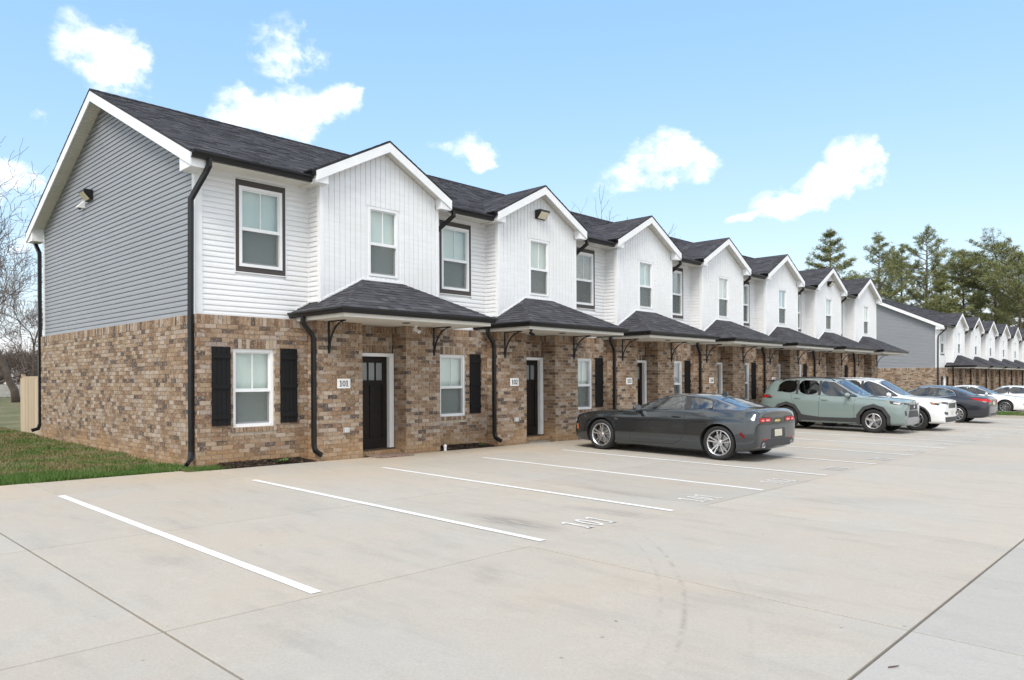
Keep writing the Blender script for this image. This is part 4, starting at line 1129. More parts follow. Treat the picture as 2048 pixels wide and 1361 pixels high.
def cage_body(cols, glass, creases, sub=2, inset=.035):
    """cols: rows of (xl,zb,zs,zc,zsh,hw, xb,zbelt,yb, xt,zr,yr, xc,zcen). Returns evaluated mesh with material slots 0 paint,1.. glass."""
    bm = bmesh.new(); G_ = []
    cl = bm.edges.layers.float.new('crease_edge'); vl = bm.verts.layers.float.new('crease_vert')
    for (xl, zb, zs, zc, zsh, hw, xb, zbt, yb, xt, zr, yr, xc, zcn) in cols:
        half = [(xl, 0, zb), (xl, hw * .80, zb), (xl, hw * .955, zs), (xl, hw, zc), ((xl * .6 + xb * .4), hw * .985, zsh), (xb, yb, zbt), (xt, yr, zr), (xt * .45 + xc * .55, yr * .55, zr * .25 + zcn * .75), (xc, 0, zcn)]
        L = [bm.verts.new(p) for p in half]
        R_ = [L[0]] + [bm.verts.new((p[0], -p[1], p[2])) for p in half[1:8]] + [L[8]]
        G_.append((L, R_))
    fm = {}
    for i in range(len(cols) - 1):
        for sd_ in (0, 1):
            for j in range(8):
                a, b_ = G_[i][sd_], G_[i + 1][sd_]
                vs = [a[j], a[j + 1], b_[j + 1], b_[j]]
                if sd_: vs.reverse()
                fm[(i, j, sd_)] = bm.faces.new(vs)
    for i, rev in ((0, False), (len(cols) - 1, True)):
        L, R_ = G_[i]
        fs = [[L[1], R_[1], L[0]]] + [[L[j + 1], R_[j + 1], R_[j], L[j]] for j in range(1, 7)] + [[L[8], R_[7], L[7]]]
        for f in fs:
            if rev: f.reverse()
            bm.faces.new(f)
    bmesh.ops.recalc_face_normals(bm, faces=bm.faces)
    for (row, i0, i1, val) in creases:
        for i in range(i0, i1):
            for sd_ in (0, 1):
                e = bm.edges.get((G_[i][sd_][row], G_[i + 1][sd_][row]))
                if e: e[cl] = val
    for slot, cells, ins in glass:
        faces = [fm[c] for c in cells]
        bmesh.ops.inset_region(bm, faces=faces, thickness=ins, depth=-.004, use_even_offset=True, use_boundary=True)
        for f in faces: f.material_index = slot
        fs_ = set(faces)
        for v in {v for f in faces for v in f.verts}:
            if sum(1 for x in v.link_faces if x in fs_) == 1: v[vl] = 1.0
        for f in faces:
            for e in f.edges:
                if sum(1 for x in e.link_faces if x in fs_) == 1: e[cl] = 1.0
    me = bpy.data.meshes.new('cage'); bm.to_mesh(me); bm.free()
    for k in range(5): me.materials.append([M_GAP_SHADE, G_CLR, G_TINT, G_MID, M_ARCH][k])
    o = bpy.data.objects.new('cage', me); C.objects.link(o)
    md = o.modifiers.new('s', 'SUBSURF'); md.levels = sub; md.render_levels = sub
    return o

def eval_mesh(o):
    bpy.context.view_layer.update()
    dg = bpy.context.evaluated_depsgraph_get(); return bpy.data.meshes.new_from_object(o.evaluated_get(dg))

def make_wheel(parent, loc, side, Rr, w, style, rim_m, rr=.70):
    wr = empty('wheel', loc, parent)
    ty = MB(); h = w / 2
    ty.lathe([(Rr * rr, -h * .8), (Rr * .80, -h), (Rr * .93, -h * .98), (Rr * .985, -h * .80), (Rr, -h * .5), (Rr, h * .5), (Rr * .985, h * .80), (Rr * .93, h * .98), (Rr * .80, h), (Rr * rr, h * .8)], (0, 0, 0), (0, side, 0), 40)
    ty.build('tyre', M_TYRE, wr, smooth=True)
    rm = MB(); ri = Rr * rr
    rm.lathe([(ri * 1.03, h * .86), (ri * .985, h * .90), (ri * .93, h * .80), (ri * .91, h * .3), (ri * .90, -h * .7)], (0, 0, 0), (0, side, 0), 40)
    hubz = h * .62
    n, dbl, wd = {'coupe': (5, True, .030), 'five': (5, False, .075), 'ten': (10, False, .034), 'seven': (7, True, .022)}[style]
    for i in range(n):
        a = 2 * pi * i / n + pi / 2
        offs = (-.10, .10) if dbl else (0,)
        for of in offs:
            a1 = a + of * 2.2; a2 = a + of * (1.75 if style == 'coupe' else .8)
            p0 = Vector((cos(a1), sin(a1))) * ri * .16; p1 = Vector((cos(a2), sin(a2))) * ri * .95
            d = (p1 - p0).normalized(); nn = Vector((-d.y, d.x))
            w0, w1 = wd * .45 * Rr / .34, wd * .62 * Rr / .34
            t0, t1 = hubz, h * .78; th = .03
            q = [(p0 - nn * w0, t0 - th), (p0 + nn * w0, t0 - th), (p1 + nn * w1, t1 - th), (p1 - nn * w1, t1 - th), (p0 - nn * w0 * .7, t0), (p0 + nn * w0 * .7, t0), (p1 + nn * w1 * .7, t1), (p1 - nn * w1 * .7, t1)]
            rm.hexa([(v.x, t_ * side, v.y) for v, t_ in q])
    rm.lathe([(.0, hubz + .012), (ri * .12, hubz + .012), (ri * .15, hubz + .004), (ri * .24, hubz - .004), (ri * .27, hubz - .04)], (0, 0, 0), (0, side, 0), 20)
    rm.build('rim', rim_m, wr, smooth=False)
    dk = MB(); dk.lathe([(.0, h * .10), (ri * .92, h * .10), (ri * .92, -h * .6)], (0, 0, 0), (0, side, 0), 24); dk.build('brake_shroud', M_ARCH, wr)
    ds = MB(); ds.lathe([(ri * .30, h * .16), (ri * .70, h * .16)], (0, 0, 0), (0, side, 0), 28); ds.build('brake_disc', M_RIMG, wr)
    return wr

class Car:
    def __init__(s, name, label, loc, rz, scale, cols, glass, creases, pm, wheels, cat='car', slots=None, ra=.05, well=.30, zs=1.0):
        s.root = empty(name, loc); s.root.rotation_euler = Matrix.Rotation(rz, 3, 'Z').to_euler(); s.root.scale = (scale, scale, scale * zs)
        nx, ny = -0.0098175, 0.0127728
        N = Vector((-nx, -ny, 1)).normalized()
        qt = Vector((0, 0, 1)).rotation_difference(N)
        s.root.rotation_euler = (qt.to_matrix() @ Matrix.Rotation(rz, 3, 'Z')).to_euler()
        tag(s.root, label, cat, 'cars parked in front of the townhouses'); s.pm = pm
        cage = cage_body(cols, glass, creases)
        smooth = eval_mesh(cage)
        s.bvh = BVHTree.FromPolygons([v.co.copy() for v in smooth.vertices], [tuple(p.vertices) for p in smooth.polygons])
        xf, xr_, Rr, tw, hw, style, rimm, rr = wheels
        cut = MB()
        for ax in (xf, xr_):
            for sg in (1, -1):
                cut.lathe([(.001, 0), (Rr + ra, 0), (Rr + ra, .55), (.001, .55)], (ax, sg * (hw - well), Rr / zs + .012), (0, sg, 0), 44)
        cm = cut.mesh('cut'); bm = bmesh.new(); bm.from_mesh(cm); bmesh.ops.remove_doubles(bm, verts=bm.verts, dist=.002)
        bmesh.ops.dissolve_degenerate(bm, edges=bm.edges, dist=.001); bmesh.ops.recalc_face_normals(bm, faces=bm.faces); bm.to_mesh(cm); bm.free()
        for k in range(5): cm.materials.append([M_GAP_SHADE, G_CLR, G_TINT, G_MID, M_ARCH][k])
        cm.polygons.foreach_set('material_index', [4] * len(cm.polygons))
        co = bpy.data.objects.new('cut', cm); C.objects.link(co)
        md = cage.modifiers.new('b', 'BOOLEAN'); md.operation = 'DIFFERENCE'; md.object = co; md.solver = 'EXACT'
        try: md.material_mode = 'INDEX'
        except Exception: pass
        full = eval_mesh(cage)
        if len(full.polygons) < 100: full = smooth
        bpy.data.objects.remove(cage); bpy.data.objects.remove(co)
        s.split(full)
        for ax in (xf, xr_):
            for sg in (1, -1): make_wheel(s.root, (ax, sg * (hw - tw / 2 - .018), Rr / zs), sg, Rr, tw, style, rimm, rr).scale = (1, 1, 1 / zs)
    def split(s, me):
        groups = {}
        for p in me.polygons: groups.setdefault(p.material_index, []).append(p.index)
        for mi, fl in groups.items():
            if mi in (0, 4):
                s.extract(me, fl, 'body' if mi == 0 else 'wheel_well', s.pm if mi == 0 else M_ARCH, mi == 0)
            else:   # islands of glass
                left = set(fl); vf = {}
                for f in fl:
                    for v in me.polygons[f].vertices: vf.setdefault(v, []).append(f)
                while left:
                    st = [left.pop()]; isl = []
                    while st:
                        f = st.pop(); isl.append(f)
                        for v in me.polygons[f].vertices:
                            for g_ in vf[v]:
                                if g_ in left: left.remove(g_); st.append(g_)
                    c = sum((me.polygons[f].center for f in isl), Vector()) / len(isl)
                    nm = 'side_window' if abs(c.y) > .3 else ('windscreen' if c.x > -.3 else 'rear_window')
                    s.extract(me, isl, nm, [None, G_CLR, G_TINT, G_MID][mi], True, seal=True)
    def extract(s, me, fl, nm, m_, smooth, seal=False):
        idx = {}; vs = []; fs = []
        for f in fl:
            q = []
            for v in me.polygons[f].vertices:
                if v not in idx: idx[v] = len(vs); vs.append(tuple(me.vertices[v].co))
                q.append(idx[v])
            fs.append(tuple(q))
        mb = MB(); mb.v = vs; mb.f = fs; o = mb.build(nm, m_, s.root, smooth=smooth)
        if nm == 'body':
            bm = bmesh.new(); bm.from_mesh(o.data)
            bm.to_mesh(o.data); bm.free()
        if seal:
            cnt = {}
            for q in fs:
                for i in range(len(q)):
                    e = (q[i], q[(i + 1) % len(q)]); k = (min(e), max(e)); cnt[k] = cnt.get(k, 0) + 1
            nb = {}
            for (a, b_), c in cnt.items():
                if c == 1: nb.setdefault(a, []).append(b_); nb.setdefault(b_, []).append(a)
            if nb:
                a = next(iter(nb)); loop = [a]; prev = None
                while True:
                    nx = [x for x in nb[loop[-1]] if x != prev]
                    if not nx or nx[0] == loop[0]: break
                    prev = loop[-1]; loop.append(nx[0])
                    if len(loop) > 2000: break
                pts = [Vector(vs[i]) for i in loop]; t = MB(); t.tube(pts + [pts[0]], .008, 5, False); t.build('window_seal', getattr(s, 'seal_m', None) or M_PLAST, o)
        return o
    def hit(s, view, a, b_, sg=1):
        if view == 'side': o_, d = Vector((a, 3 * sg, b_)), Vector((0, -sg, 0))
        elif view == 'front': o_, d = Vector((5, a * sg, b_)), Vector((-1, 0, 0))
        elif view == 'rear': o_, d = Vector((-5, a * sg, b_)), Vector((1, 0, 0))
        else: o_, d = Vector((a, b_ * sg, 4)), Vector((0, 0, -1))
        r = s.bvh.ray_cast(o_, d)
        if r[0] is None:
            probe = {'side': Vector((a, .9 * sg, b_)), 'front': Vector((2.2, a * sg, b_)), 'rear': Vector((-2.2, a * sg, b_)), 'top': Vector((a, b_ * sg, 1))}[view]
            r = s.bvh.find_nearest(probe)
        n = r[1]
        if n.dot(d) > 0: n = -n
        return r[0], n
    def patch(s, view, poly, m_, name, off=.004, both=True, grid=.04, parent=None, depth=.006):
        out = []
        xs_ = [p[0] for p in poly]; ys_ = [p[1] for p in poly]
        pts = []; k = len(poly)
        # densify border
        for i in range(k):
            a, b_ = Vector(poly[i]), Vector(poly[(i + 1) % k]); m2 = max(1, int((b_ - a).length / grid))
            pts += [a + (b_ - a) * (j / m2) for j in range(m2)]
        nbd = len(pts)
        x = min(xs_) + grid / 2
        while x < max(xs_):
            y = min(ys_) + grid / 2
            while y < max(ys_): pts.append(Vector((x, y))); y += grid
            x += grid
        V, E, F, *_ = delaunay_2d_cdt(pts, [], [list(range(nbd))], 1, 1e-5)
        for sg in ((1, -1) if both else (1,)):
            mb = MB(); H = [s.hit(view, v[0], v[1], sg) for v in V]
            mb.v = [tuple(h + n * off) for h, n in H] + [tuple(h - n * depth) for h, n in H]
            nv = len(V); ec = {}
            for f in F:
                q = list(f)
                p0, p1, p2 = (Vector(mb.v[i]) for i in q[:3])
                if (p1 - p0).cross(p2 - p0).dot(H[q[0]][1]) < 0: q.reverse()
                mb.f.append(tuple(q))
                for i in range(len(q)):
                    e = (q[i], q[(i + 1) % len(q)]); ec[e] = ec.get(e, 0) + 1
            for (a, b_) in list(ec):
                if (b_, a) not in ec: mb.f.append((b_, a, a + nv, b_ + nv))
            out.append(mb.build(name, m_, parent or s.root, smooth=False))
        return out
    def line(s, view, pl, m_=None, r=.0035, name='gap_shade_line', both=True, off=.0):
        for sg in ((1, -1) if both else (1,)):
            pts = []
            for i in range(len(pl) - 1):
                a, b_ = Vector(pl[i]), Vector(pl[i + 1]); k = max(1, int((b_ - a).length / .05))
                for j in range(k + (1 if i == len(pl) - 2 else 0)):
                    q = a + (b_ - a) * (j / k); h, n = s.hit(view, q[0], q[1], sg); pts.append(h + n * off)
            mb = MB(); mb.tube(pts, r, 5); mb.build(name, m_ or M_GAP_SHADE, s.root)  # dark strip laid on the body in place of a shaded groove
    def mirror(s, x, y, z, m_, sc=1.0):
        for sg in (1, -1):
            r = empty('door_mirror', (x, sg * y, z), s.root)
            bm = bmesh.new(); bmesh.ops.create_icosphere(bm, subdivisions=3, radius=.1)
            for v in bm.verts:
                v.co.x *= .75 * sc; v.co.y *= 1.15 * sc; v.co.z *= .72 * sc
                if v.co.x < -.03: v.co.x = -.03 - (v.co.x + .03) * .1
            me = bpy.data.meshes.new('housing'); bm.to_mesh(me); bm.free(); me.materials.append(m_); me.polygons.foreach_set('use_smooth', [True] * len(me.polygons))
            link('housing', me, r)
            st = MB(); st.tube([(.01, -sg * .02, -.05), (.02, -sg * .15, -.07)], [.028, .035], 8); st.build('arm', M_PLAST, r)
            gl = MB(); gl.box(-.036, -.031, -.09 * sc, .09 * sc, -.05 * sc, .05 * sc); gl.build('mirror_glass', M_CHROME, r)
    def handle(s, x, z, m_, ln=.20):
        for sg in (1, -1):
            h, n = s.hit('side', x, z, sg); h2, n2 = s.hit('side', x - ln, z, sg)
            mb = MB(); mb.tube([h + n * .0, h + n * .022 + (h2 - h) * .12, h2 + n2 * .022 + (h - h2) * .12, h2], [.012, .013, .013, .012], 6); mb.build('door_handle', m_, s.root)
    def cabin(s, xs_, zf, zt, hw, seat_m, dash_x, wheel_side=1):
        fl = MB(); fl.box(min(xs_) - .5, dash_x + .1, -hw, hw, .30, zf); fl.build('cabin_floor', M_CABIN, s.root)
        da = MB(); da.prism([(dash_x + .12, -hw, zf + .2), (dash_x - .18, -hw, zf + .25), (dash_x - .14, -hw, zf + .42), (dash_x + .22, -hw, zf + .46), (dash_x + .34, -hw, zf + .40)], (0, 2 * hw, 0)); da.build('dashboard', M_CABIN, s.root)
        for k, x in enumerate(xs_):
            for y in ((-.36, .36)):
                r = empty('seat', (x, y, zf), s.root)
                mb = MB(); mb.box(-.25, .25, -.24, .24, 0, .16); mb.build('cushion', seat_m, r, bevel=.04)
                mb = MB(); tp = zt - zf - .22
                mb.hexa([(-.30, -.23, .10), (-.14, -.23, .10), (-.14, .23, .10), (-.30, .23, .10), (-.44, -.19, tp), (-.34, -.19, tp), (-.34, .19, tp), (-.44, .19, tp)]); mb.build('backrest', seat_m, r, bevel=.03)
                mb = MB(); mb.hexa([(-.44, -.12, tp + .02), (-.36, -.12, tp + .02), (-.36, .12, tp + .02), (-.44, .12, tp + .02), (-.47, -.11, tp + .19), (-.39, -.11, tp + .19), (-.39, .11, tp + .19), (-.47, .11, tp + .19)]); mb.build('headrest', seat_m, r, bevel=.02)
        sw = MB(); pts = [(dash_x - .32 + .06 * sin(a), .36 + .18 * cos(a), zf + .42 + .17 * sin(a)) for a in [2 * pi * i / 20 for i in range(21)]]
        sw.tube(pts, .014, 6, False); sw.tube([(dash_x - .32, .36, zf + .42), (dash_x - .1, .36, zf + .33)], .03, 6); sw.build('steering_wheel', M_CABIN, s.root)

def cells(i0, i1, j0, j1, sides=(0, 1)): return [(i, j, sd_) for i in range(i0, i1) for j in range(j0, j1) for sd_ in sides]
def arch_poly(cx, cz, r0, r1, a0=-8, a1=188, n=20):
    return [(cx + r1 * cos(radians(a0 + (a1 - a0) * i / n)), cz + r1 * sin(radians(a0 + (a1 - a0) * i / n))) for i in range(n + 1)] + [(cx + r0 * cos(radians(a1 - (a1 - a0) * i / n)), cz + r0 * sin(radians(a1 - (a1 - a0) * i / n))) for i in range(n + 1)]

# --- dark grey coupe, nose to the building
COUPE = [
 (2.34, .20, .24, .40, .58, .70, 2.35, .700, .64, 2.36, .745, .44, 2.39, .76),
 (2.24, .17, .21, .40, .62, .86, 2.22, .775, .79, 2.20, .825, .52, 2.20, .845),
 (1.94, .16, .19, .40, .68, .945, 1.92, .845, .86, 1.88, .875, .54, 1.88, .89),
 (1.45, .16, .19, .40, .74, .960, 1.45, .905, .87, 1.42, .915, .55, 1.42, .93),
 (1.00, .16, .19, .40, .75, .935, 1.02, .925, .84, 1.00, .935, .58, 1.02, .955),
 (.62, .16, .18, .40, .76, .920, .70, .940, .81, .80, .965, .68, .98, .985),
 (.15, .16, .18, .40, .77, .912, .22, .955, .82, -.04, 1.275, .60, .05, 1.325),
 (-.58, .16, .18, .40, .78, .915, -.60, .975, .82, -.50, 1.312, .61, -.50, 1.362),
 (-.92, .16, .18, .40, .80, .940, -.92, .990, .83, -.86, 1.285, .585, -.86, 1.340),
 (-1.22, .16, .18, .41, .83, .972, -1.22, 1.012, .86, -1.14, 1.220, .55, -1.12, 1.285),
 (-1.75, .17, .20, .44, .85, .975, -1.75, 1.035, .84, -1.84, 1.050, .60, -1.90, 1.070),
 (-2.08, .20, .24, .48, .84, .955, -2.08, 1.030, .81, -2.12, 1.050, .58, -2.15, 1.070),
 (-2.31, .27, .31, .50, .81, .91, -2.33, 1.005, .79, -2.38, 1.055, .54, -2.42, 1.075),
 (-2.38, .31, .35, .50, .75, .85, -2.35, .88, .74, -2.35, .90, .50, -2.36, .91)]
COUPE = [tuple((v if not (i in (0, 6, 9, 12) and v < -1.70) else -1.70 + (v + 1.70) * .66) for i, v in enumerate(c)) for c in COUPE]
gl = [(1, cells(5, 6, 6, 8), .035), (1, cells(9, 10, 6, 8), .05), (1, cells(5, 7, 5, 6, (0,)), .020), (1, cells(5, 7, 5, 6, (1,)), .020), (1, cells(7, 9, 5, 6, (0,)), .045), (1, cells(7, 9, 5, 6, (1,)), .045)]
cr = [(5, 0, 13, .7), (4, 2, 13, .55), (2, 0, 13, .5), (6, 5, 10, .5), (3, 1, 13, .65), (6, 10, 13, .4), (8, 11, 12, .4)]
CP = paint('graphite_paint', (.066, .075, .082), .80, .16)
SC = 1.05
car = Car('coupe', 'dark grey two-door coupe parked nose-in, nearest of the cars', (14.78, 8.76, gz(14.78, 8.76)), radians(90), SC, COUPE, gl, cr, CP, (1.45, -1.36, .333, .26, .952, 'coupe', M_RIM, .74), zs=.95)
car.cabin((.05, -.80), .38, 1.18, .74, M_SEATL, .62)
car.patch('rear', [(.30, .785), (.76, .785), (.775, .82), (.755, .885), (.70, .90), (.30, .895)], M_PLAST, 'lamp_surround', .003)
car.patch('rear', [(.34, .80), (.57, .80), (.57, .88), (.34, .88)], M_RED, 'tail_light', .009)
car.patch('rear', [(.59, .80), (.775, .80), (.79, .825), (.77, .88), (.59, .88)], M_RED, 'tail_light', .009)
for q in ((.39, .53), (.62, .71)):
    car.patch('rear', [(q[0], .815), (q[1], .815), (q[1], .85), (q[0], .85)], mat('lamp_glow_lens', (.75, .30, .28), .25, spec=.25), 'lamp_element', .013)
car.patch('rear', [(-.32, .46), (.32, .46), (.30, .66), (-.30, .66)], M_PLAST, 'plate_recess', .003, False)
car.patch('rear', [(-.16, .50), (.16, .50), (.16, .64), (-.16, .64)], M_PLATE, 'licence_plate', .010, False)
car.patch('rear', [(-.74, .30), (.74, .30), (.70, .42), (.56, .455), (-.56, .455), (-.70, .42)], M_PLAST, 'diffuser', .004, False)
car.patch('rear', [(-.10, .80), (-.03, .80), (-.03, .79), (.03, .79), (.03, .80), (.10, .80), (.085, .835), (.03, .835), (.03, .845), (-.03, .845), (-.03, .835), (-.085, .835)], M_GOLD, 'badge', .008, False)
car.patch('rear', [(.50, .435), (.66, .445), (.66, .462), (.50, .452)], M_RED, 'reflector', .008)
for sg in (1, -1):
    mb = MB(); mb.lathe([(.045, .12), (.05, 0), (.042, 0), (.040, .10)], (-2.145, sg * .62, .335), (1, 0, 0), 18); mb.build('exhaust_tip', M_CHROME, car.root, smooth=True)
car.patch('side', [(-1.80, .56), (-1.85, .60), (-1.93, .50), (-1.89, .47)], M_REDD, 'side_marker', .005)
car.patch('side', [(2.10, .44), (2.14, .45), (2.17, .56), (2.12, .56)], M_AMBER, 'side_marker', .005)
car.patch('front', [(.48, .60), (.80, .61), (.82, .665), (.50, .67)], M_CLEAR, 'headlight', .006)
car.patch('front', [(-.58, .30), (.58, .30), (.52, .50), (-.52, .50)], M_PLAST, 'lower_grille', .004, False); car.patch('front', [(-.46, .57), (.46, .57), (.46, .645), (-.46, .645)], M_PLAST, 'grille', .004, False)
car.patch('side', [(1.02, .715), (1.10, .73), (1.09, .755), (1.02, .745)], M_CHROME, 'badge', .004)
car.line('side', [(.74, .90), (.70, .72), (.72, .40), (.68, .27)]); car.line('side', [(-.60, .955), (-.58, .80), (-.62, .58), (-.52, .36), (-.34, .26), (.66, .25)])
car.line('side', [(1.05, .895), (.74, .90)]); car.line('top', [(2.12, .60), (1.5, .74), (1.0, .76), (.82, .72)])
car.line('top', [(-1.84, .0), (-1.83, .45), (-1.86, .66), (-2.05, .70)])
car.line('rear', [(.0, .755), (.50, .745), (.86, .765)], r=.003)
car.handle(-.30, .84, M_PLAST); car.mirror(.50, .95, 1.0, CP)
car.patch('side', [(-.54, .995), (-.68, .995), (-.62, 1.285), (-.50, 1.285)], M_PLAST, 'pillar_trim', .003)
for sg in (1, -1):
    mb = MB(); h1, n1 = car.hit('top', -1.05, .0); 
fin = MB(); h1, n1 = car.hit('top', -.98, 0); fin.prism([h1 + Vector((.10, -.018, -.01)), h1 + Vector((-.10, -.018, -.02)), h1 + Vector((-.09, -.010, .065)), h1 + Vector((-.05, -.010, .06))], (0, .030, 0)); fin.build('antenna_fin', CP, car.root)
# --- crossovers
SUV = [
 (2.25, .27, .34, .54, .72, .78, 2.25, .90, .72, 2.26, .965, .46, 2.29, .98),
 (2.17, .23, .30, .56, .78, .88, 2.14, .955, .80, 2.12, 1.02, .52, 2.12, 1.035),
 (1.84, .22, .28, .57, .82, .925, 1.80, 1.01, .83, 1.76, 1.055, .57, 1.76, 1.075),
 (1.37, .22, .27, .58, .86, .925, 1.37, 1.04, .82, 1.36, 1.07, .58, 1.36, 1.09),
 (1.02, .22, .27, .58, .88, .92, 1.04, 1.065, .82, 1.06, 1.09, .62, 1.08, 1.11),
 (.74, .22, .26, .58, .89, .915, .84, 1.075, .81, .90, 1.10, .72, 1.08, 1.125),
 (.36, .22, .26, .58, .90, .91, .42, 1.07, .83, .16, 1.555, .62, .26, 1.615),
 (-.28, .22, .26, .58, .92, .91, -.28, 1.09, .83, -.30, 1.625, .63, -.30, 1.685),
 (-1.0, .22, .27, .58, .94, .915, -1.0, 1.12, .83, -1.02, 1.615, .62, -1.02, 1.68),
 (-1.62, .23, .28, .58, .96, .92, -1.70, 1.20, .80, -1.66, 1.57, .60, -1.66, 1.64),
 (-1.98, .25, .31, .60, .95, .90, -2.02, 1.20, .77, -2.04, 1.49, .55, -2.08, 1.585),
 (-2.14, .30, .36, .62, .93, .87, -2.16, 1.10, .74, -2.24, 1.12, .56, -2.27, 1.13),
 (-2.24, .36, .42, .64, .86, .82, -2.24, .96, .72, -2.28, .98, .52, -2.30, .98),
 (-2.27, .40, .46, .62, .78, .78, -2.26, .84, .70, -2.28, .86, .5, -2.29, .86)]
gls = [(1, cells(5, 6, 6, 8), .03), (2, cells(10, 11, 6, 8), .06), (3, cells(5, 7, 5, 6, (0,)), .018), (3, cells(5, 7, 5, 6, (1,)), .018),
       (2, cells(7, 8, 5, 6, (0,)), .018), (2, cells(7, 8, 5, 6, (1,)), .018), (2, cells(8, 9, 5, 6, (0,)), .022), (2, cells(8, 9, 5, 6, (1,)), .022)]
crs = [(5, 0, 13, .75), (4, 1, 13, .65), (2, 0, 13, .6), (6, 0, 11, .6), (3, 0, 13, .45)]
SP = paint('sage_paint', (.185, .240, .232), .0, .35)
car = Car('crossover', 'sage green crossover with black wheel-arch cladding, backed into its bay', (25.97, 9.34, gz(25.97, 9.34)), radians(-90), SC, SUV, gls, crs, SP, (1.37, -1.32, .362, .235, .915, 'five', M_RIM, .63), ra=.045)
car.cabin((.05, -.85), .50, 1.42, .72, M_SEAT, .72)
for cx in (1.37, -1.32):
    car.patch('side', arch_poly(cx, .375, .405, .51, -18, 198, 6), M_GPLAST, 'arch_cladding', .012, depth=.004)
car.patch('side', [(-.93, .30), (.95, .30), (.97, .46), (.7, .43), (-.2, .42), (-.70, .47), (-.94, .52)], M_GPLAST, 'sill_cladding', .010)
car.patch('side', [(1.84, .90), (2.10, .86), (2.16, .93), (1.80, .985)], M_DKLENS, 'headlight', .008); car.patch('side', [(1.92, .905), (2.08, .88), (2.10, .92), (1.92, .945)], M_CLEAR, 'lamp_element', .012)
car.patch('front', [(.40, .86), (.74, .885), (.76, .935), (.60, .93), (.42, .905)], M_DKLENS, 'headlight', .008)
car.patch('front', [(.40, .86), (.52, .872), (.52, .925), (.42, .905)], M_DKLENS, 'headlight_trim', .011)
car.patch('side', [(1.79, .955), (1.88, .945), (1.86, .98), (1.77, .985)], M_AMBER, 'indicator', .006)
car.patch('front', [(-.40, .72), (.40, .72), (.36, .88), (-.36, .88)], M_PLAST, 'grille', .006, False)
car.patch('front', [(-.52, .50), (.52, .50), (.42, .70), (-.42, .70)], M_GPLAST, 'lower_grille', .006, False)
car.patch('front', [(-.62, .30), (.62, .30), (.70, .42), (.50, .49), (-.50, .49), (-.70, .42)], mat('silver_plastic', (.32, .32, .33), .4, metal=.4), 'skid_plate', .010, False)
car.patch('front', [(.60, .55), (.72, .56), (.76, .70), (.66, .68)], M_PLAST, 'fog_recess', .006)
car.patch('front', [(-.06, .78), (.06, .78), (.06, .84), (-.06, .84)], M_CHROME, 'badge', .012, False)
car.patch('rear', [(.52, .96), (.84, .98), (.86, 1.04), (.80, 1.08), (.52, 1.05)], M_RED, 'tail_light', .008)
car.patch('side', [(-2.04, .99), (-1.80, .97), (-1.92, 1.09), (-2.08, 1.10)], M_PLAST, 'lamp_surround', .005); car.patch('side', [(-2.05, 1.01), (-1.93, 1.015), (-1.98, 1.075), (-2.07, 1.08)], M_RED, 'tail_light', .009)
car.patch('side', [(-.33, 1.105), (-.24, 1.105), (-.255, 1.585), (-.335, 1.585)], M_PLAST, 'pillar_trim', .003); car.patch('side', [(-1.05, 1.135), (-.965, 1.135), (-.98, 1.575), (-1.055, 1.575)], M_PLAST, 'pillar_trim', .003)
car.line('side', [(.82, 1.04), (.80, .85), (.82, .5), (.74, .30)]); car.line('side', [(-.26, 1.08), (-.27, .8), (-.26, .31)]); car.line('side', [(-1.18, 1.12), (-1.16, .95), (-.98, .72), (-.90, .5)])
car.line('side', [(1.7, .985), (1.1, 1.03), (.86, 1.05)]); car.handle(.0, .965, SP); car.handle(-.88, .99, SP); car.mirror(.62, .98, 1.13, SP, 1.1)
for sg in (1, -1):
    mb = MB(); pts = [car.hit('top', x, .54, sg)[0] + Vector((0, 0, z)) for x, z in ((.10, .0), (.0, .05), (-.5, .055), (-1.1, .055), (-1.5, .05), (-1.6, .0))]; mb.tube(pts, .018, 6); mb.build('roof_rail', M_PLAST, car.root)
    mb = MB(); pts = [car.hit('top', x, y, sg)[0] + Vector((0, 0, .012)) for x, y in ((.80, .735), (.55, .70), (.32, .66), (.12, .63), (-.3, .64), (-.8, .635), (-1.3, .62))]; mb.tube(pts, .011, 6); mb.build('roof_trim', M_CHROME, car.root)
mb = MB(); h1, n1 = car.hit('top', -2.0, 0); mb.hexa([(-1.95, -.50, h1.z - .02), (-2.18, -.46, h1.z - .05), (-2.18, .46, h1.z - .05), (-1.95, .50, h1.z - .02), (-1.95, -.50, h1.z + .01), (-2.18, -.46, h1.z - .025), (-2.18, .46, h1.z - .025), (-1.95, .50, h1.z + .01)]); mb.build('spoiler', M_PLAST, car.root)
SUVW = [list(c) for c in SUV]
for c in SUVW[:3]: c[7] += .03; c[10] += .0; c[13] += .0
WP = paint('white_paint', (.78, .79, .80), .0, .3)
car = Car('crossover', 'white crossover with slim headlights, beyond the green one', (28.45, 8.82, gz(28.45, 8.82)), radians(-90), SC, SUVW, gls, crs, WP, (1.40, -1.32, .36, .235, .915, 'five', M_RIMG, .63), ra=.045)
car.cabin((.05, -.85), .50, 1.42, .72, M_SEAT, .72)
for cx in (1.40, -1.32): car.patch('side', arch_poly(cx, .375, .405, .46, -10, 190), M_PLAST, 'arch_cladding', .010, depth=.004)
car.patch('side', [(-.93, .30), (.95, .30), (.97, .40), (-.94, .42)], M_PLAST, 'sill_cladding', .010)
car.patch('front', [(.46, .855), (.80, .885), (.835, .925), (.78, .945), (.48, .925)], M_DKLENS, 'headlight', .008)
car.patch('side', [(1.86, .86), (2.06, .83), (2.10, .89), (1.80, .93)], M_DKLENS, 'headlight', .008); car.patch('side', [(1.88, .875), (1.96, .865), (1.94, .91), (1.84, .92)], M_AMBER, 'indicator', .012)
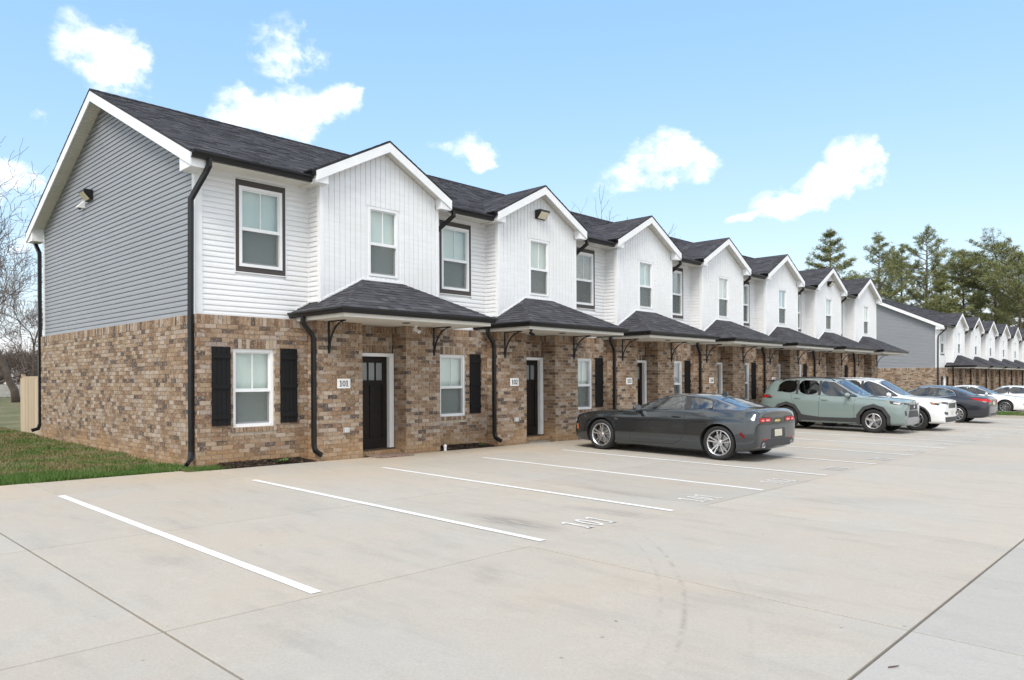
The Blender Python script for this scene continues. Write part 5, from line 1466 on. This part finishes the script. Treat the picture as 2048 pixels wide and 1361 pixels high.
for k in range(7):
    y = -.36 + k * .12; car.patch('front', [(y - .035, .74), (y + .035, .74), (y + .035, .90), (y - .035, .90)], M_PLAST, 'grille_slot', .008, False)
car.patch('front', [(-.66, .30), (.66, .30), (.72, .46), (-.72, .46)], M_PLAST, 'bumper_cladding', .008, False)
car.patch('front', [(.46, .53), (.74, .55), (.78, .63), (.50, .61)], M_PLAST, 'fog_recess', .008)
car.patch('front', [(-.15, .54), (.15, .54), (.15, .66), (-.15, .66)], M_PLATE, 'licence_plate', .012, False)
car.patch('side', [(-.33, 1.105), (-.24, 1.105), (-.255, 1.585), (-.335, 1.585)], M_PLAST, 'pillar_trim', .003); car.patch('side', [(-1.05, 1.135), (-.965, 1.135), (-.98, 1.575), (-1.055, 1.575)], M_PLAST, 'pillar_trim', .003)
car.line('side', [(.82, 1.04), (.80, .85), (.82, .5), (.74, .30)]); car.line('side', [(-.26, 1.08), (-.27, .8), (-.26, .31)]); car.handle(.0, .965, WP); car.mirror(.62, .98, 1.13, WP, 1.1)
for sg in (1, -1):
    mb = MB(); pts = [car.hit('top', x, .54, sg)[0] + Vector((0, 0, z)) for x, z in ((.10, .0), (.0, .045), (-.5, .05), (-1.1, .05), (-1.5, .045), (-1.6, .0))]; mb.tube(pts, .018, 6); mb.build('roof_rail', M_CHROME, car.root)
# --- saloons
SEDAN = [
 (2.38, .20, .25, .42, .56, .66, 2.38, .66, .60, 2.38, .70, .40, 2.41, .72),
 (2.26, .17, .22, .44, .62, .82, 2.24, .74, .76, 2.22, .79, .50, 2.22, .81),
 (1.95, .16, .20, .46, .70, .895, 1.92, .83, .80, 1.90, .87, .54, 1.90, .885),
 (1.48, .16, .19, .48, .76, .91, 1.48, .90, .80, 1.46, .925, .58, 1.46, .94),
 (1.12, .16, .19, .48, .78, .905, 1.14, .93, .80, 1.15, .955, .64, 1.18, .97),
 (.80, .16, .18, .48, .79, .90, .90, .945, .79, .95, .975, .70, 1.14, .99),
 (.30, .16, .18, .48, .80, .90, .36, .955, .79, .10, 1.335, .57, .20, 1.41),
 (-.24, .16, .18, .48, .81, .90, -.25, .965, .79, -.25, 1.395, .58, -.25, 1.475),
 (-.85, .16, .18, .48, .83, .905, -.86, .985, .79, -.84, 1.365, .57, -.84, 1.445),
 (-1.25, .16, .19, .48, .85, .91, -1.36, 1.01, .78, -1.16, 1.29, .55, -1.14, 1.37),
 (-1.75, .18, .21, .49, .86, .91, -1.78, 1.02, .75, -1.84, 1.05, .60, -1.90, 1.075),
 (-2.10, .20, .25, .50, .85, .89, -2.10, 1.01, .74, -2.12, 1.04, .56, -2.14, 1.06),
 (-2.33, .26, .31, .52, .82, .85, -2.34, .98, .72, -2.37, 1.02, .52, -2.40, 1.04),
 (-2.40, .31, .36, .52, .74, .79, -2.38, .85, .68, -2.38, .87, .48, -2.39, .88)]
gld = [(1, cells(5, 6, 6, 8), .018), (3, cells(9, 10, 6, 8), .05), (3, cells(5, 7, 5, 6, (0,)), .018), (3, cells(5, 7, 5, 6, (1,)), .018), (3, cells(7, 9, 5, 6, (0,)), .02), (3, cells(7, 9, 5, 6, (1,)), .02)]
crd = [(5, 0, 13, .55), (4, 2, 13, .35), (2, 0, 13, .5), (6, 5, 10, .45), (3, 0, 13, .2)]
def saloon(label, x, y, rz, pm, rims, chrome, style, sc=SC, lamp=True):
    c = Car('saloon_car', label, (x, y, gz(x, y)), rz, sc, SEDAN, gld, crd, pm, (1.48, -1.30, .335, .225, .905, style, rims, .68))
    c.cabin((.10, -.75), .40, 1.25, .70, M_SEAT, .78)
    c.patch('rear', [(.46, .80), (.82, .83), (.86, .90), (.80, .95), (.62, .91), (.46, .90)], M_RED, 'tail_light', .008)
    c.patch('side', [(-2.28, .845), (-2.05, .87), (-1.72, .955), (-1.80, .965), (-2.05, .95), (-2.28, .93)], M_RED, 'tail_light', .008)
    c.patch('rear', [(-.16, .72), (.16, .72), (.16, .85), (-.16, .85)], M_PLATE, 'licence_plate', .010, False)
    c.patch('rear', [(-.60, .27), (.60, .27), (.56, .40), (-.56, .40)], M_PLAST, 'bumper_insert', .004, False)
    c.patch('front', [(.40, .66), (.74, .68), (.80, .74), (.72, .77), (.44, .725)], M_CLEAR, 'headlight', .007); c.patch('side', [(1.90, .755), (2.15, .70), (2.20, .745), (1.86, .80)], M_DKLENS, 'headlight', .007); c.patch('side', [(1.98, .745), (2.12, .715), (2.14, .735), (1.98, .77)], M_CLEAR, 'lamp_element', .011)
    c.patch('front', [(-.36, .40), (.36, .40), (.30, .66), (-.30, .66)], M_PLAST, 'grille', .006, False); c.patch('front', [(.46, .36), (.74, .38), (.78, .52), (.60, .54)], M_PLAST, 'fog_recess', .006)
    c.patch('side', [(-.29, .985), (-.21, .985), (-.22, 1.345), (-.285, 1.345)], M_PLAST, 'pillar_trim', .003)
    c.line('side', [(.86, .91), (.84, .72), (.84, .4), (.76, .24)]); c.line('side', [(-.24, .94), (-.25, .7), (-.24, .24)]); c.line('side', [(-1.12, .975), (-1.08, .80), (-.92, .6), (-.84, .35), (-.74, .24)])
    c.handle(.02, .86, M_CHROME if chrome else pm); c.handle(-.82, .88, M_CHROME if chrome else pm); c.mirror(.64, .92, 1.0, pm)
    if chrome:
        for sg in (1, -1):
            pl = [(.80, .99), (.5, 1.16), (.15, 1.31), (-.25, 1.365), (-.8, 1.335), (-1.1, 1.23), (-1.24, 1.06), (-.9, 1.0), (-.2, .985), (.5, .975), (.80, .975)]
            pts = []
            for i in range(len(pl) - 1):
                for j in range(5):
                    a = Vector(pl[i]).lerp(Vector(pl[i + 1]), j / 5); h, n = c.hit('side', a[0], a[1], sg); pts.append(h + n * .004)
            mb = MB(); mb.tube(pts + [pts[0]], .011, 5, False); mb.build('chrome_trim', M_CHROME, c.root)
    return c
DP = paint('midnight_paint', (.022, .024, .034), .3, .28)
saloon('dark blue-black saloon parked nose-in with chrome window trim', 35.46, 9.05, radians(90), DP, M_RIM, True, 'ten')
saloon('white saloon facing the lane beside the grass island', 48.95, 9.9, radians(-90), WP, M_RIMG, False, 'ten')
saloon('white saloon parked nose-in beyond the lane-facing white one', 52.6, 9.1, radians(90), paint('pearl_paint', (.74, .75, .76), 0, .3), M_RIM, False, 'five')
saloon('silver white saloon farthest off at the edge of the picture', 56.6, 9.0, radians(90), paint('silver_white_paint', (.62, .65, .69), .2, .3), M_RIM, False, 'five')
# ------------------------------------------------------------------ small things on and round the building
M_PLQ = mat('plaque_white', (.82, .82, .82), .4)
M_INK = mat('plaque_black', (.015, .015, .018), .5)
NUMS = ['101', '102', '103', '104', '105', '106', '107']
for k, tx in enumerate(NUMS):
    xc = 8.28 + k * UP_
    r = empty('number_plaque', (xc, BQ, 1.40)); tag(r, 'white %s number plaque on the %s brick pier along the row' % (tx, ['first', 'second', 'third', 'fourth', 'fifth', 'sixth', 'seventh'][k]), 'plaque', 'house number plaques')
    mb = MB(); mb.box(-.150, .150, -.014, -.0025, 0, .19); mb.build('panel', M_PLQ, r, bevel=.003)
    mb = number_mesh(tx, .115, lambda a, b_, h_: (a, -.0142 - h_, .0375 + b_), .003, .62, 1.0); mb.build('number', M_INK, r)
M_LENS = mat('lamp_lens', (.72, .66, .50), .35)
def wall_pack(loc, rz, label):
    r = empty('wall_light', loc); r.rotation_euler = (0, 0, rz); tag(r, label, 'wall light', 'floodlights on the gables')
    # local: faces -y
    mb = MB(); mb.prism([(-.18, 0, -.11), (-.18, -.05, -.11), (-.18, -.20, .06), (-.18, -.19, .11), (-.18, 0, .11)], (.36, 0, 0)); mb.build('housing', M_BLACK, r, bevel=.008)
    mb = MB(); mb.hexa([(-.145, -.070, -.098), (.145, -.070, -.098), (.145, -.198, .048), (-.145, -.198, .048), (-.145, -.078, -.104), (.145, -.078, -.104), (.145, -.206, .041), (-.145, -.206, .041)]); mb.build('lens', M_LENS, r)
    mb = MB(); mb.box(-.05, .05, -.004, .02, -.05, .05); mb.build('mount', M_BLACK, r)
wall_pack((XSL - .012, 18.37, 5.74), radians(-90), 'black floodlight on the grey gable end')
wall_pack((14.22, BS - .016, 5.74), 0, 'black floodlight on the second white gable')
wall_pack((9.34 + 5 * UP_, BS - .016, 5.74), 0, 'black floodlight on the sixth white gable')
wall_pack((9.34 + UP_ + D2[0], BS - .016 + D2[1], 5.74 + D2[2]), 0, 'tiny black floodlight on a gable of the farther row')
def bullet_cam(loc, d, label, m_):
    r = empty('security_camera', loc); tag(r, label, 'security camera')
    d = Vector(d).normalized()
    mb = MB(); mb.lathe([(0, 0), (.045, 0), (.045, .02), (.02, .03), (.018, .07)], (0, 0, 0), (0, 0, -1), 14); mb.build('mount', m_, r)
    c0 = Vector((0, 0, -.09)) - d * .05; mb = MB(); mb.lathe([(0, 0), (.034, 0), (.036, .02), (.036, .13), (.040, .16), (.030, .16), (.0, .145)], c0, d, 16); mb.build('barrel', m_, r, smooth=True)
    mb = MB(); mb.lathe([(0, .1505), (.026, .1505)], c0, d, 12); mb.build('lens', M_INK, r)
bullet_cam((9.95, 12.22, 2.70), (.2, -1, -.45), 'small white camera under the nearest canopy', M_PLQ)
bullet_cam((12.62, 11.35, 2.70), (-.3, -1, -.4), 'small black camera under the second canopy', M_BLACK)
r = empty('security_camera', (XSL - .014, 18.80, 5.58)); tag(r, 'white wedge-shaped camera below the end-wall floodlight', 'security camera')
mb = MB(); mb.prism([(0, -.07, .12), (-.02, -.07, .12), (-.16, -.07, -.03), (-.15, -.07, -.06), (0, -.07, -.06)], (0, .14, 0)); mb.build('hood', M_PLQ, r, bevel=.006)
mb = MB(); mb.lathe([(0, 0), (.03, 0), (.03, .03)], (-.10, 0, -.09), (0, 0, 1), 12); mb.build('lens', M_GPLAST, r)
for k in range(7):
    r = empty('outlet_box', (8.32 + k * UP_, BQ, .52)); tag(r, 'grey weatherproof outlet box low on the %s pier' % ['first', 'second', 'third', 'fourth', 'fifth', 'sixth', 'seventh'][k], 'outlet box', 'outlets on the piers')
    mb = MB(); mb.box(-.065, .065, -.03, -.002, 0, .115); mb.build('box', mat('grey_box', (.36, .36, .36), .5), r, bevel=.006)
    mb = MB(); mb.box(-.055, .055, -.075, -.031, .008, .105); mb.build('cover', mat('clear_cover', (.5, .5, .49), .3), r, bevel=.012)
r = empty('cleanout_pipe', (10.88, 12.36, gz(10.9, 12.36))); r.scale = (.7, .7, .75); tag(r, 'short white plastic pipe with cap beside the pier', 'pipe')
mb = MB(); mb.lathe([(.045, -.05), (.045, .13)], (0, 0, 0), (0, 0, 1), 16); mb.build('stem', M_PLQ, r, smooth=True)
mb = MB(); mb.lathe([(.054, .10), (.054, .16), (.046, .168), (.02, .17), (.02, .19), (0, .19)], (0, 0, 0), (0, 0, 1), 16); mb.build('cap', M_PLQ, r)
def matmat():
    mt = bpy.data.materials.new('door_mat'); mt.use_nodes = True; t = NT(mt.node_tree); b = t.n['Principled BSDF']
    pos = t.new('ShaderNodeNewGeometry').outputs['Position']; vo = t.new('ShaderNodeTexVoronoi', inp={'Vector': pos, 'Scale': 22.0})
    c = t.ramp(vo.outputs['Distance'], [(.1, (.28, .10, .08)), (.4, (.12, .06, .06)), (.6, (.30, .24, .18))]); t.l.new(c, b.inputs['Base Color']); b.inputs['Roughness'].default_value = .95; return mt
mb = MB(); pts = [(8.86, 12.02), (9.74, 12.02), (9.74, 12.50), (8.86, 12.50)]
mb.hexa([(x, y, gz(x, y) + .003) for x, y in pts] + [(x, y, gz(x, y) + .020) for x, y in pts])
o = mb.build('doormat', matmat(), bevel=.004); tag(o, 'reddish patterned doormat at the nearest front door', 'doormat')
# mulch beds
M_MULCH = bpy.data.materials.new('mulch'); M_MULCH.use_nodes = True
t = NT(M_MULCH.node_tree); b = t.n['Principled BSDF']; rr_ = t.new('ShaderNodeNewGeometry').outputs['Random Per Island']
t.l.new(t.ramp(rr_, [(0, (.018, .010, .007)), (.5, (.045, .024, .016)), (.9, (.085, .05, .033)), (.97, (.22, .15, .09)), (1, (.35, .27, .18))]), b.inputs['Base Color']); b.inputs['Roughness'].default_value = .9
bed_words = ['first', 'second', 'third', 'fourth', 'fifth', 'sixth', 'seventh']
for k in range(7):
    x0 = 5.72 if k == 0 else 10.80 + UP_ * (k - 1); x1 = 7.68 + UP_ * k; y0, y1 = 12.36, 12.745; R = random.Random(80 + k)
    def bz(x, y):
        e = min(x - x0, x1 - x, (y - y0) * 1.6, .25) / .25
        return gz(x, y) - .01 + .075 * max(0, min(1, e)) + .012 * noise.noise((x * 7, y * 7, k))
    mb = MB(); nx, ny = 24, 6
    for i in range(nx):
        for j in range(ny):
            q = [(x0 + (x1 - x0) * (i + a) / nx, y0 + (y1 - y0) * (j + c) / ny) for a, c in ((0, 0), (1, 0), (1, 1), (0, 1))]
            mb.quad(*[(x, y, bz(x, y)) for x, y in q])
    soil = mb.build('mulch_bed', mat('soil_dark', (.03, .018, .012), .95), None); soil['kind'] = 'structure'
    ch = MB()
    for _ in range(1500 if k < 2 else 500):
        x, y = R.uniform(x0, x1), R.uniform(y0, y1); z = bz(x, y); a = R.uniform(0, 6.28); l, w = R.uniform(.012, .04), R.uniform(.004, .010)
        d = Vector((cos(a), sin(a), R.uniform(-.4, .5))) * l; s_ = Vector((-sin(a), cos(a), R.uniform(-.3, .3))) * w; c0 = Vector((x, y, z + .006))
        ch.poly([c0 - d - s_, c0 + d - s_, c0 + d + s_, c0 - d + s_])
    o = ch.build('mulch_chips', M_MULCH); tag(o, 'dark bark chips in the %s bed along the wall' % bed_words[k], 'mulch', kind='stuff')
# weeds in the first bed
for i, (wx, wy) in enumerate(((7.02, 12.40), (6.86, 12.38), (12.05, 12.40))):
    R = random.Random(i); wd = MB()
    for _ in range(26):
        a = R.uniform(0, 6.28); l = R.uniform(.03, .075); c0 = Vector((wx + R.uniform(-.05, .05), wy + R.uniform(-.03, .03), gz(wx, wy) + .05)); d = Vector((cos(a), sin(a), R.uniform(.3, .9))) * l; s_ = Vector((-sin(a), cos(a), 0)) * l * .22
        wd.poly([c0, c0 + d * .5 - s_, c0 + d, c0 + d * .5 + s_])
    o = wd.build('weed', mat('weed_leaf', (.09, .17, .03), .6)); tag(o, ['larger green weed in the mulch under the first window', 'smaller green weed beside it in the first mulch bed', 'green weed in the second mulch bed'][i], 'weed')
# patio screen fence behind the end wall
M_WOOD = bpy.data.materials.new('pale_pine'); M_WOOD.use_nodes = True
t = NT(M_WOOD.node_tree); b = t.n['Principled BSDF']; pos = t.new('ShaderNodeNewGeometry').outputs['Position']; rr_ = t.new('ShaderNodeObjectInfo').outputs['Random']
gn = t.noise(t.vmath('MULTIPLY', pos, (30, 30, 1.3)).outputs[0], 1.5, 4, .6)
cw = t.mix(gn, (.60, .48, .34), (.38, .29, .20)); cw = t.vmath('SCALE', cw, t.maprange(rr_, 0, 1, .8, 1.15)).outputs[0]; t.l.new(cw, b.inputs['Base Color']); b.inputs['Roughness'].default_value = .85
fn = empty('picket_fence', (5.62, 22.14, gz(5.6, 22.2))); tag(fn, 'pale unpainted board fence behind the corner of the end wall', 'fence')
for i in range(15):
    mb = MB(); y = i * .143; zt = 1.66 - gz(5.6, 22.2) + random.uniform(-.012, .012); mb.box(-.022, 0, y, y + .137, -.28, zt); ob = mb.build('picket', M_WOOD, fn)
for z in (.25, .9, 1.45):
    mb = MB(); mb.box(.001, .04, 0, 2.14, z, z + .09); mb.build('rail', M_WOOD, fn)
mb = MB(); mb.box(.001, .09, 2.06, 2.15, -.3, 1.6); mb.build('post', M_WOOD, fn)

mb = MB(); mb.tube([(4.50, 1.345, gz(4.5, 1.3) + .007), (4.53, 1.325, gz(4.5, 1.3) + .008), (4.565, 1.31, gz(4.5, 1.3) + .006)], [.004, .0045, .003], 5)
o = mb.build('stick', mat('stick_brown', (.10, .06, .045), .9)); tag(o, 'short brown stick lying on the paving in the near corner', 'stick')
# ------------------------------------------------------------------ trees
M_BARK = mat('bark', (.12, .095, .08), .95, var=.35, vscale=3, bump=.6, bscale=12)
M_TWIG = mat('twig', (.11, .085, .07), .9, var=.3, vscale=2)
def pos_at(u, d):
    a = (u - 1024) / 1482.78; return (fw + rt * a) * d
def bare_tree(name, label, base, H, seed, trunk_r=.22, spread=.62, levels=6, lean=(0, 0), group=None, minr=.008, first=.28, kids=3):
    R = random.Random(seed); root = empty(name, base); tag(root, label, 'tree', group)
    tk, br = MB(), MB()
    def grow(p, d, L, r, lv):
        n = 5 if lv < 2 else (4 if lv < 4 else 3); pts = [p.copy()]; rad = [r]; q = p.copy(); dd = d.copy()
        for i in range(n):
            dd = (dd + Vector((R.gauss(0, 1), R.gauss(0, 1), R.gauss(0, 1))) * (.11 if lv < 1 else .20) + Vector((0, 0, .05 if lv > 0 else .02))).normalized()
            q = q + dd * (L / n); pts.append(q.copy()); rad.append(max(minr * .7, r * (1 - .45 * (i + 1) / n)))
        (tk if lv < 2 else br).tube(pts, rad, 7 if lv < 1 else (5 if lv < 3 else 3), lv < 3)
        if lv >= levels: return
        m_ = kids + (1 if lv in (1, 2) else 0)
        for k in range(m_):
            f = R.uniform(.35, 1.0) if lv > 0 else R.uniform(first, 1.0)
            if k == 0: f = 1.0
            i = min(n, max(1, int(round(f * n)))); o_ = pts[i]; base_d = (pts[i] - pts[i - 1]).normalized()
            ax = base_d.orthogonal().normalized(); ax = Matrix.Rotation(R.uniform(0, 2 * pi), 3, base_d) @ ax
            ang = R.uniform(.35, .95) * spread * 1.5 * (.5 if k == 0 else 1)
            nd = (Matrix.Rotation(ang, 3, ax) @ base_d); nd.z += .08; nd.normalize()
            grow(o_, nd, L * R.uniform(.58, .82), max(minr, rad[i] * R.uniform(.55, .75)), lv + 1)
    grow(Vector((0, 0, -.2)), Vector((lean[0], lean[1], 1)).normalized(), H * .34, trunk_r, 0)
    tk.build('trunk', M_BARK, root, smooth=True); br.build('branches', M_TWIG, root)
    return root
def gp(u, d):
    p = pos_at(u, d); return (p.x, p.y, gz(p.x, p.y))
bare_tree('bare_tree', 'tall spreading bare tree whose limbs reach in at the picture edge', gp(-190, 33), 11.5, 21, .30, .85, 6, (.16, -.05), 'bare trees', .010)
bare_tree('bare_tree', 'bare tree with a straight grey trunk seen left of the end wall', gp(32, 46), 12, 5, .26, .62, 6, (0, 0), 'bare trees', .012)
bare_tree('bare_tree', 'slender bare tree just behind the board fence', gp(66, 55), 12, 9, .15, .6, 6, (0, 0), 'bare trees', .012)
bare_tree('bare_tree', 'low leaning bare tree at the far end of the lawn', gp(-8, 52), 9, 12, .2, .75, 6, (.2, 0), 'bare trees', .012)
bare_tree('bare_tree', 'thin bare tree deep in the scrub, half hidden', gp(52, 74), 13, 31, .18, .6, 6, (0, 0), 'bare trees', .014)
bare_tree('bare_tree', 'bare treetop just showing over the first roof ridge', gp(985, 42), 13.0, 14, .2, .5, 6, (0, 0), 'bare trees', .010, .6)
bare_tree('bare_tree', 'small bare treetop over the roof behind the third gable', gp(1168, 48.5), 13.6, 44, .2, .5, 5, (0, 0), 'bare trees', .011, .6)
bare_tree('bare_tree', 'forked bare treetop over the roof behind the third valley', gp(1278, 53), 15.2, 47, .24, .5, 5, (0, 0), 'bare trees', .013, .6)
# scrub at the back of the lawn
for i in range(9):
    u = -30 + i * 15; d = 62 + (i * 7) % 19
    bare_tree('bare_shrub', ['first', 'second', 'third', 'fourth', 'fifth', 'sixth', 'seventh', 'eighth', 'ninth'][i] + ' bare brown shrub from the picture edge, in the scrub behind the lawn', gp(u, d), 4.6 + (i % 3), 100 + i, .07, .85, 5, (0, 0), 'scrub behind the lawn', .014, .1, 4)
fr_ = empty('rail_fence', gp(-20, 60)); tag(fr_, 'weathered grey board fence far beyond the lawn', 'fence')
p0, p1 = Vector(gp(-20, 60)), Vector(gp(56, 60)); L_ = (p1 - p0).length; dv = (p1 - p0).normalized(); M_GREYW = mat('grey_wood', (.34, .33, .32), .9, var=.2, vscale=5)
for i in range(int(L_ / .15)):
    a = dv * (i * .15); b2 = dv * (i * .15 + .135); nn = Vector((-dv.y, dv.x, 0)) * .02
    mb = MB(); zz = Vector((0, 0, 1.0)); mb.hexa([a - nn, b2 - nn, b2 + nn, a + nn, a - nn + zz, b2 - nn + zz, b2 + nn + zz, a + nn + zz]); mb.build('board', M_GREYW, fr_)

M_NEED = bpy.data.materials.new('pine_needles'); M_NEED.use_nodes = True
t = NT(M_NEED.node_tree); b = t.n['Principled BSDF']; rr_ = t.new('ShaderNodeNewGeometry').outputs['Random Per Island']; pos = t.new('ShaderNodeNewGeometry').outputs['Position']
cn_ = t.ramp(rr_, [(0, (.095, .115, .05)), (.45, (.17, .20, .08)), (.8, (.25, .27, .115)), (1, (.34, .31, .16))])
cn_ = t.mix(t.maprange(t.noise(pos, .5, 3, .6), .4, .7, 0, .5), cn_, (.20, .19, .075))
t.l.new(cn_, b.inputs['Base Color']); b.inputs['Roughness'].default_value = .7; b.inputs['Specular IOR Level'].default_value = .2
def pine(label, u, d, H, crown_w, seed, form, bare=.25, dens=1.0):
    if form != 'cone': crown_w *= 1.22
    R = random.Random(seed); base = gp(u, d); root = empty('pine_tree', base); tag(root, label, 'tree', 'pines beyond the farther row')
    tk, nd = MB(), MB(); top = Vector((R.uniform(-.4, .4), R.uniform(-.4, .4), H))
    def axis(f): return Vector((top.x * f + .25 * sin(f * 5 + seed), top.y * f, H * f))
    tk.tube([axis(f / 10) for f in range(11)], [.30 * (1 - .9 * f / 10) * H / 18 for f in range(11)], 7)
    def tuft(p, s_):
        for _ in range(int(14 * dens)):
            d_ = Vector((R.gauss(0, 1), R.gauss(0, 1), R.gauss(.35, .8))).normalized(); l = s_ * R.uniform(.6, 1.15); w = d_.orthogonal().normalized() * s_ * .075
            w = Matrix.Rotation(R.uniform(0, 6.28), 3, d_) @ w; o_ = p + Vector((R.gauss(0, 1), R.gauss(0, 1), R.gauss(0, .6))) * s_ * .35
            k = len(nd.v); nd.v += [tuple(o_ - w), tuple(o_ + w), tuple(o_ + d_ * l)]; nd.f.append((k, k + 1, k + 2))
    nb = int({'cone': 100, 'round': 54, 'wild': 58}[form])
    for i in range(nb):
        f = bare + (1 - bare) * ((i + R.random()) / nb) ** (.8 if form == 'round' else 1.0)
        g_ = (f - bare) / (1 - bare)
        if form == 'cone':
            f = bare + (1 - bare) * (math.floor(g_ * 15) + R.uniform(0, .30)) / 15; g_ = (f - bare) / (1 - bare)
            rad = crown_w * (1 - g_) ** .95 * R.uniform(.5, 1.1) + .2; el_ = R.uniform(-.02, .16) + .45 * g_
        elif form == 'round': rad = crown_w * sqrt(max(.03, 1 - (2 * g_ - .95) ** 2 * .92)) * R.uniform(.55, 1.1); el_ = R.uniform(.15, .7)
        else: rad = crown_w * (.35 + .9 * (1 - g_) ** .7) * R.uniform(.35, 1.15); el_ = R.uniform(.1, .6) + .3 * g_
        if f > .985: rad *= .4
        a = R.uniform(0, 2 * pi); p = axis(f); D = Vector((cos(a) * cos(el_), sin(a) * cos(el_), sin(el_)))
        tip = p + D * rad; mid = p.lerp(tip, .5) + Vector((0, 0, -.08 * rad))
        tk.tube([p, mid, tip], [.055 * H / 18, .04 * H / 18, .015], 4, False)
        ns = max(2, int(rad / .42))
        for k in range(ns):
            s_ = .35 + .65 * (k + R.random()) / ns; q = p.lerp(mid, s_ * 2) if s_ < .5 else mid.lerp(tip, (s_ - .5) * 2)
            side = D.cross(Vector((0, 0, 1))).normalized()
            for _ in range(4):
                off = side * R.uniform(-1, 1) * rad * .26 * (1.15 - s_ * .4) + Vector((0, 0, R.uniform(-.1, .25)))
                tuft(q + off, R.uniform(.24, .42))
        tuft(tip, .45)
    for k in range(10): tuft(axis(1) + Vector((R.gauss(0, .25), R.gauss(0, .25), -k * .22)), .4)
    tk.build('trunk', M_BARK, root, smooth=True); nd.build('needles', M_NEED, root); root.children[-1]['kind'] = 'stuff'
    return root
pine('lone conical pine standing clear above the sixth and seventh gables', 1669, 84, 18.8, 7.4, 1, 'cone', .25, 1.1)
pine('narrow ragged pine to the right of the conical one', 1763, 90, 19.0, 3.6, 2, 'wild', .28)
pine('round-headed pine between two ragged taller pines', 1805, 96, 18.6, 3.4, 3, 'round', .40)
pine('tallest ragged pine, above the grey gable end', 1850, 92, 20.2, 4.2, 4, 'wild', .22, 1.2)
pine('dense low dark pine above the farther roof', 1885, 90, 15.2, 4.6, 5, 'cone', .10, 1.6)
pine('thin-crowned pine near the middle of the clump', 1930, 100, 19.0, 3.6, 6, 'round', .45)
pine('big dome-crowned pine with bare dark limbs', 1990, 98, 19.6, 5.6, 7, 'round', .46, 1.1)
pine('pine cut by the picture edge, with low crown', 2046, 92, 17.4, 4.6, 8, 'round', .35)
pine('small bushy pine low between the trunks', 1955, 108, 13.0, 4.2, 9, 'wild', .1, 1.3)
pine('young pine showing behind the ridge beside the conical one', 1720, 100, 13.6, 4.0, 10, 'wild', .12, 1.1)
pine('far pine filling the gap by the edge of the picture', 2020, 118, 14.5, 5.5, 12, 'wild', .08, 1.2)
pine('broad pine filling the right edge behind the farther row', 2075, 104, 18.2, 5.4, 15, 'round', .30, 1.2)
pine('middling pine tucked behind the dense dark one', 1905, 112, 18.5, 4.6, 16, 'wild', .2, 1.2)
pine('slim pine half hidden behind the dome-crowned one', 2010, 112, 19.4, 3.8, 17, 'wild', .25, 1.1)
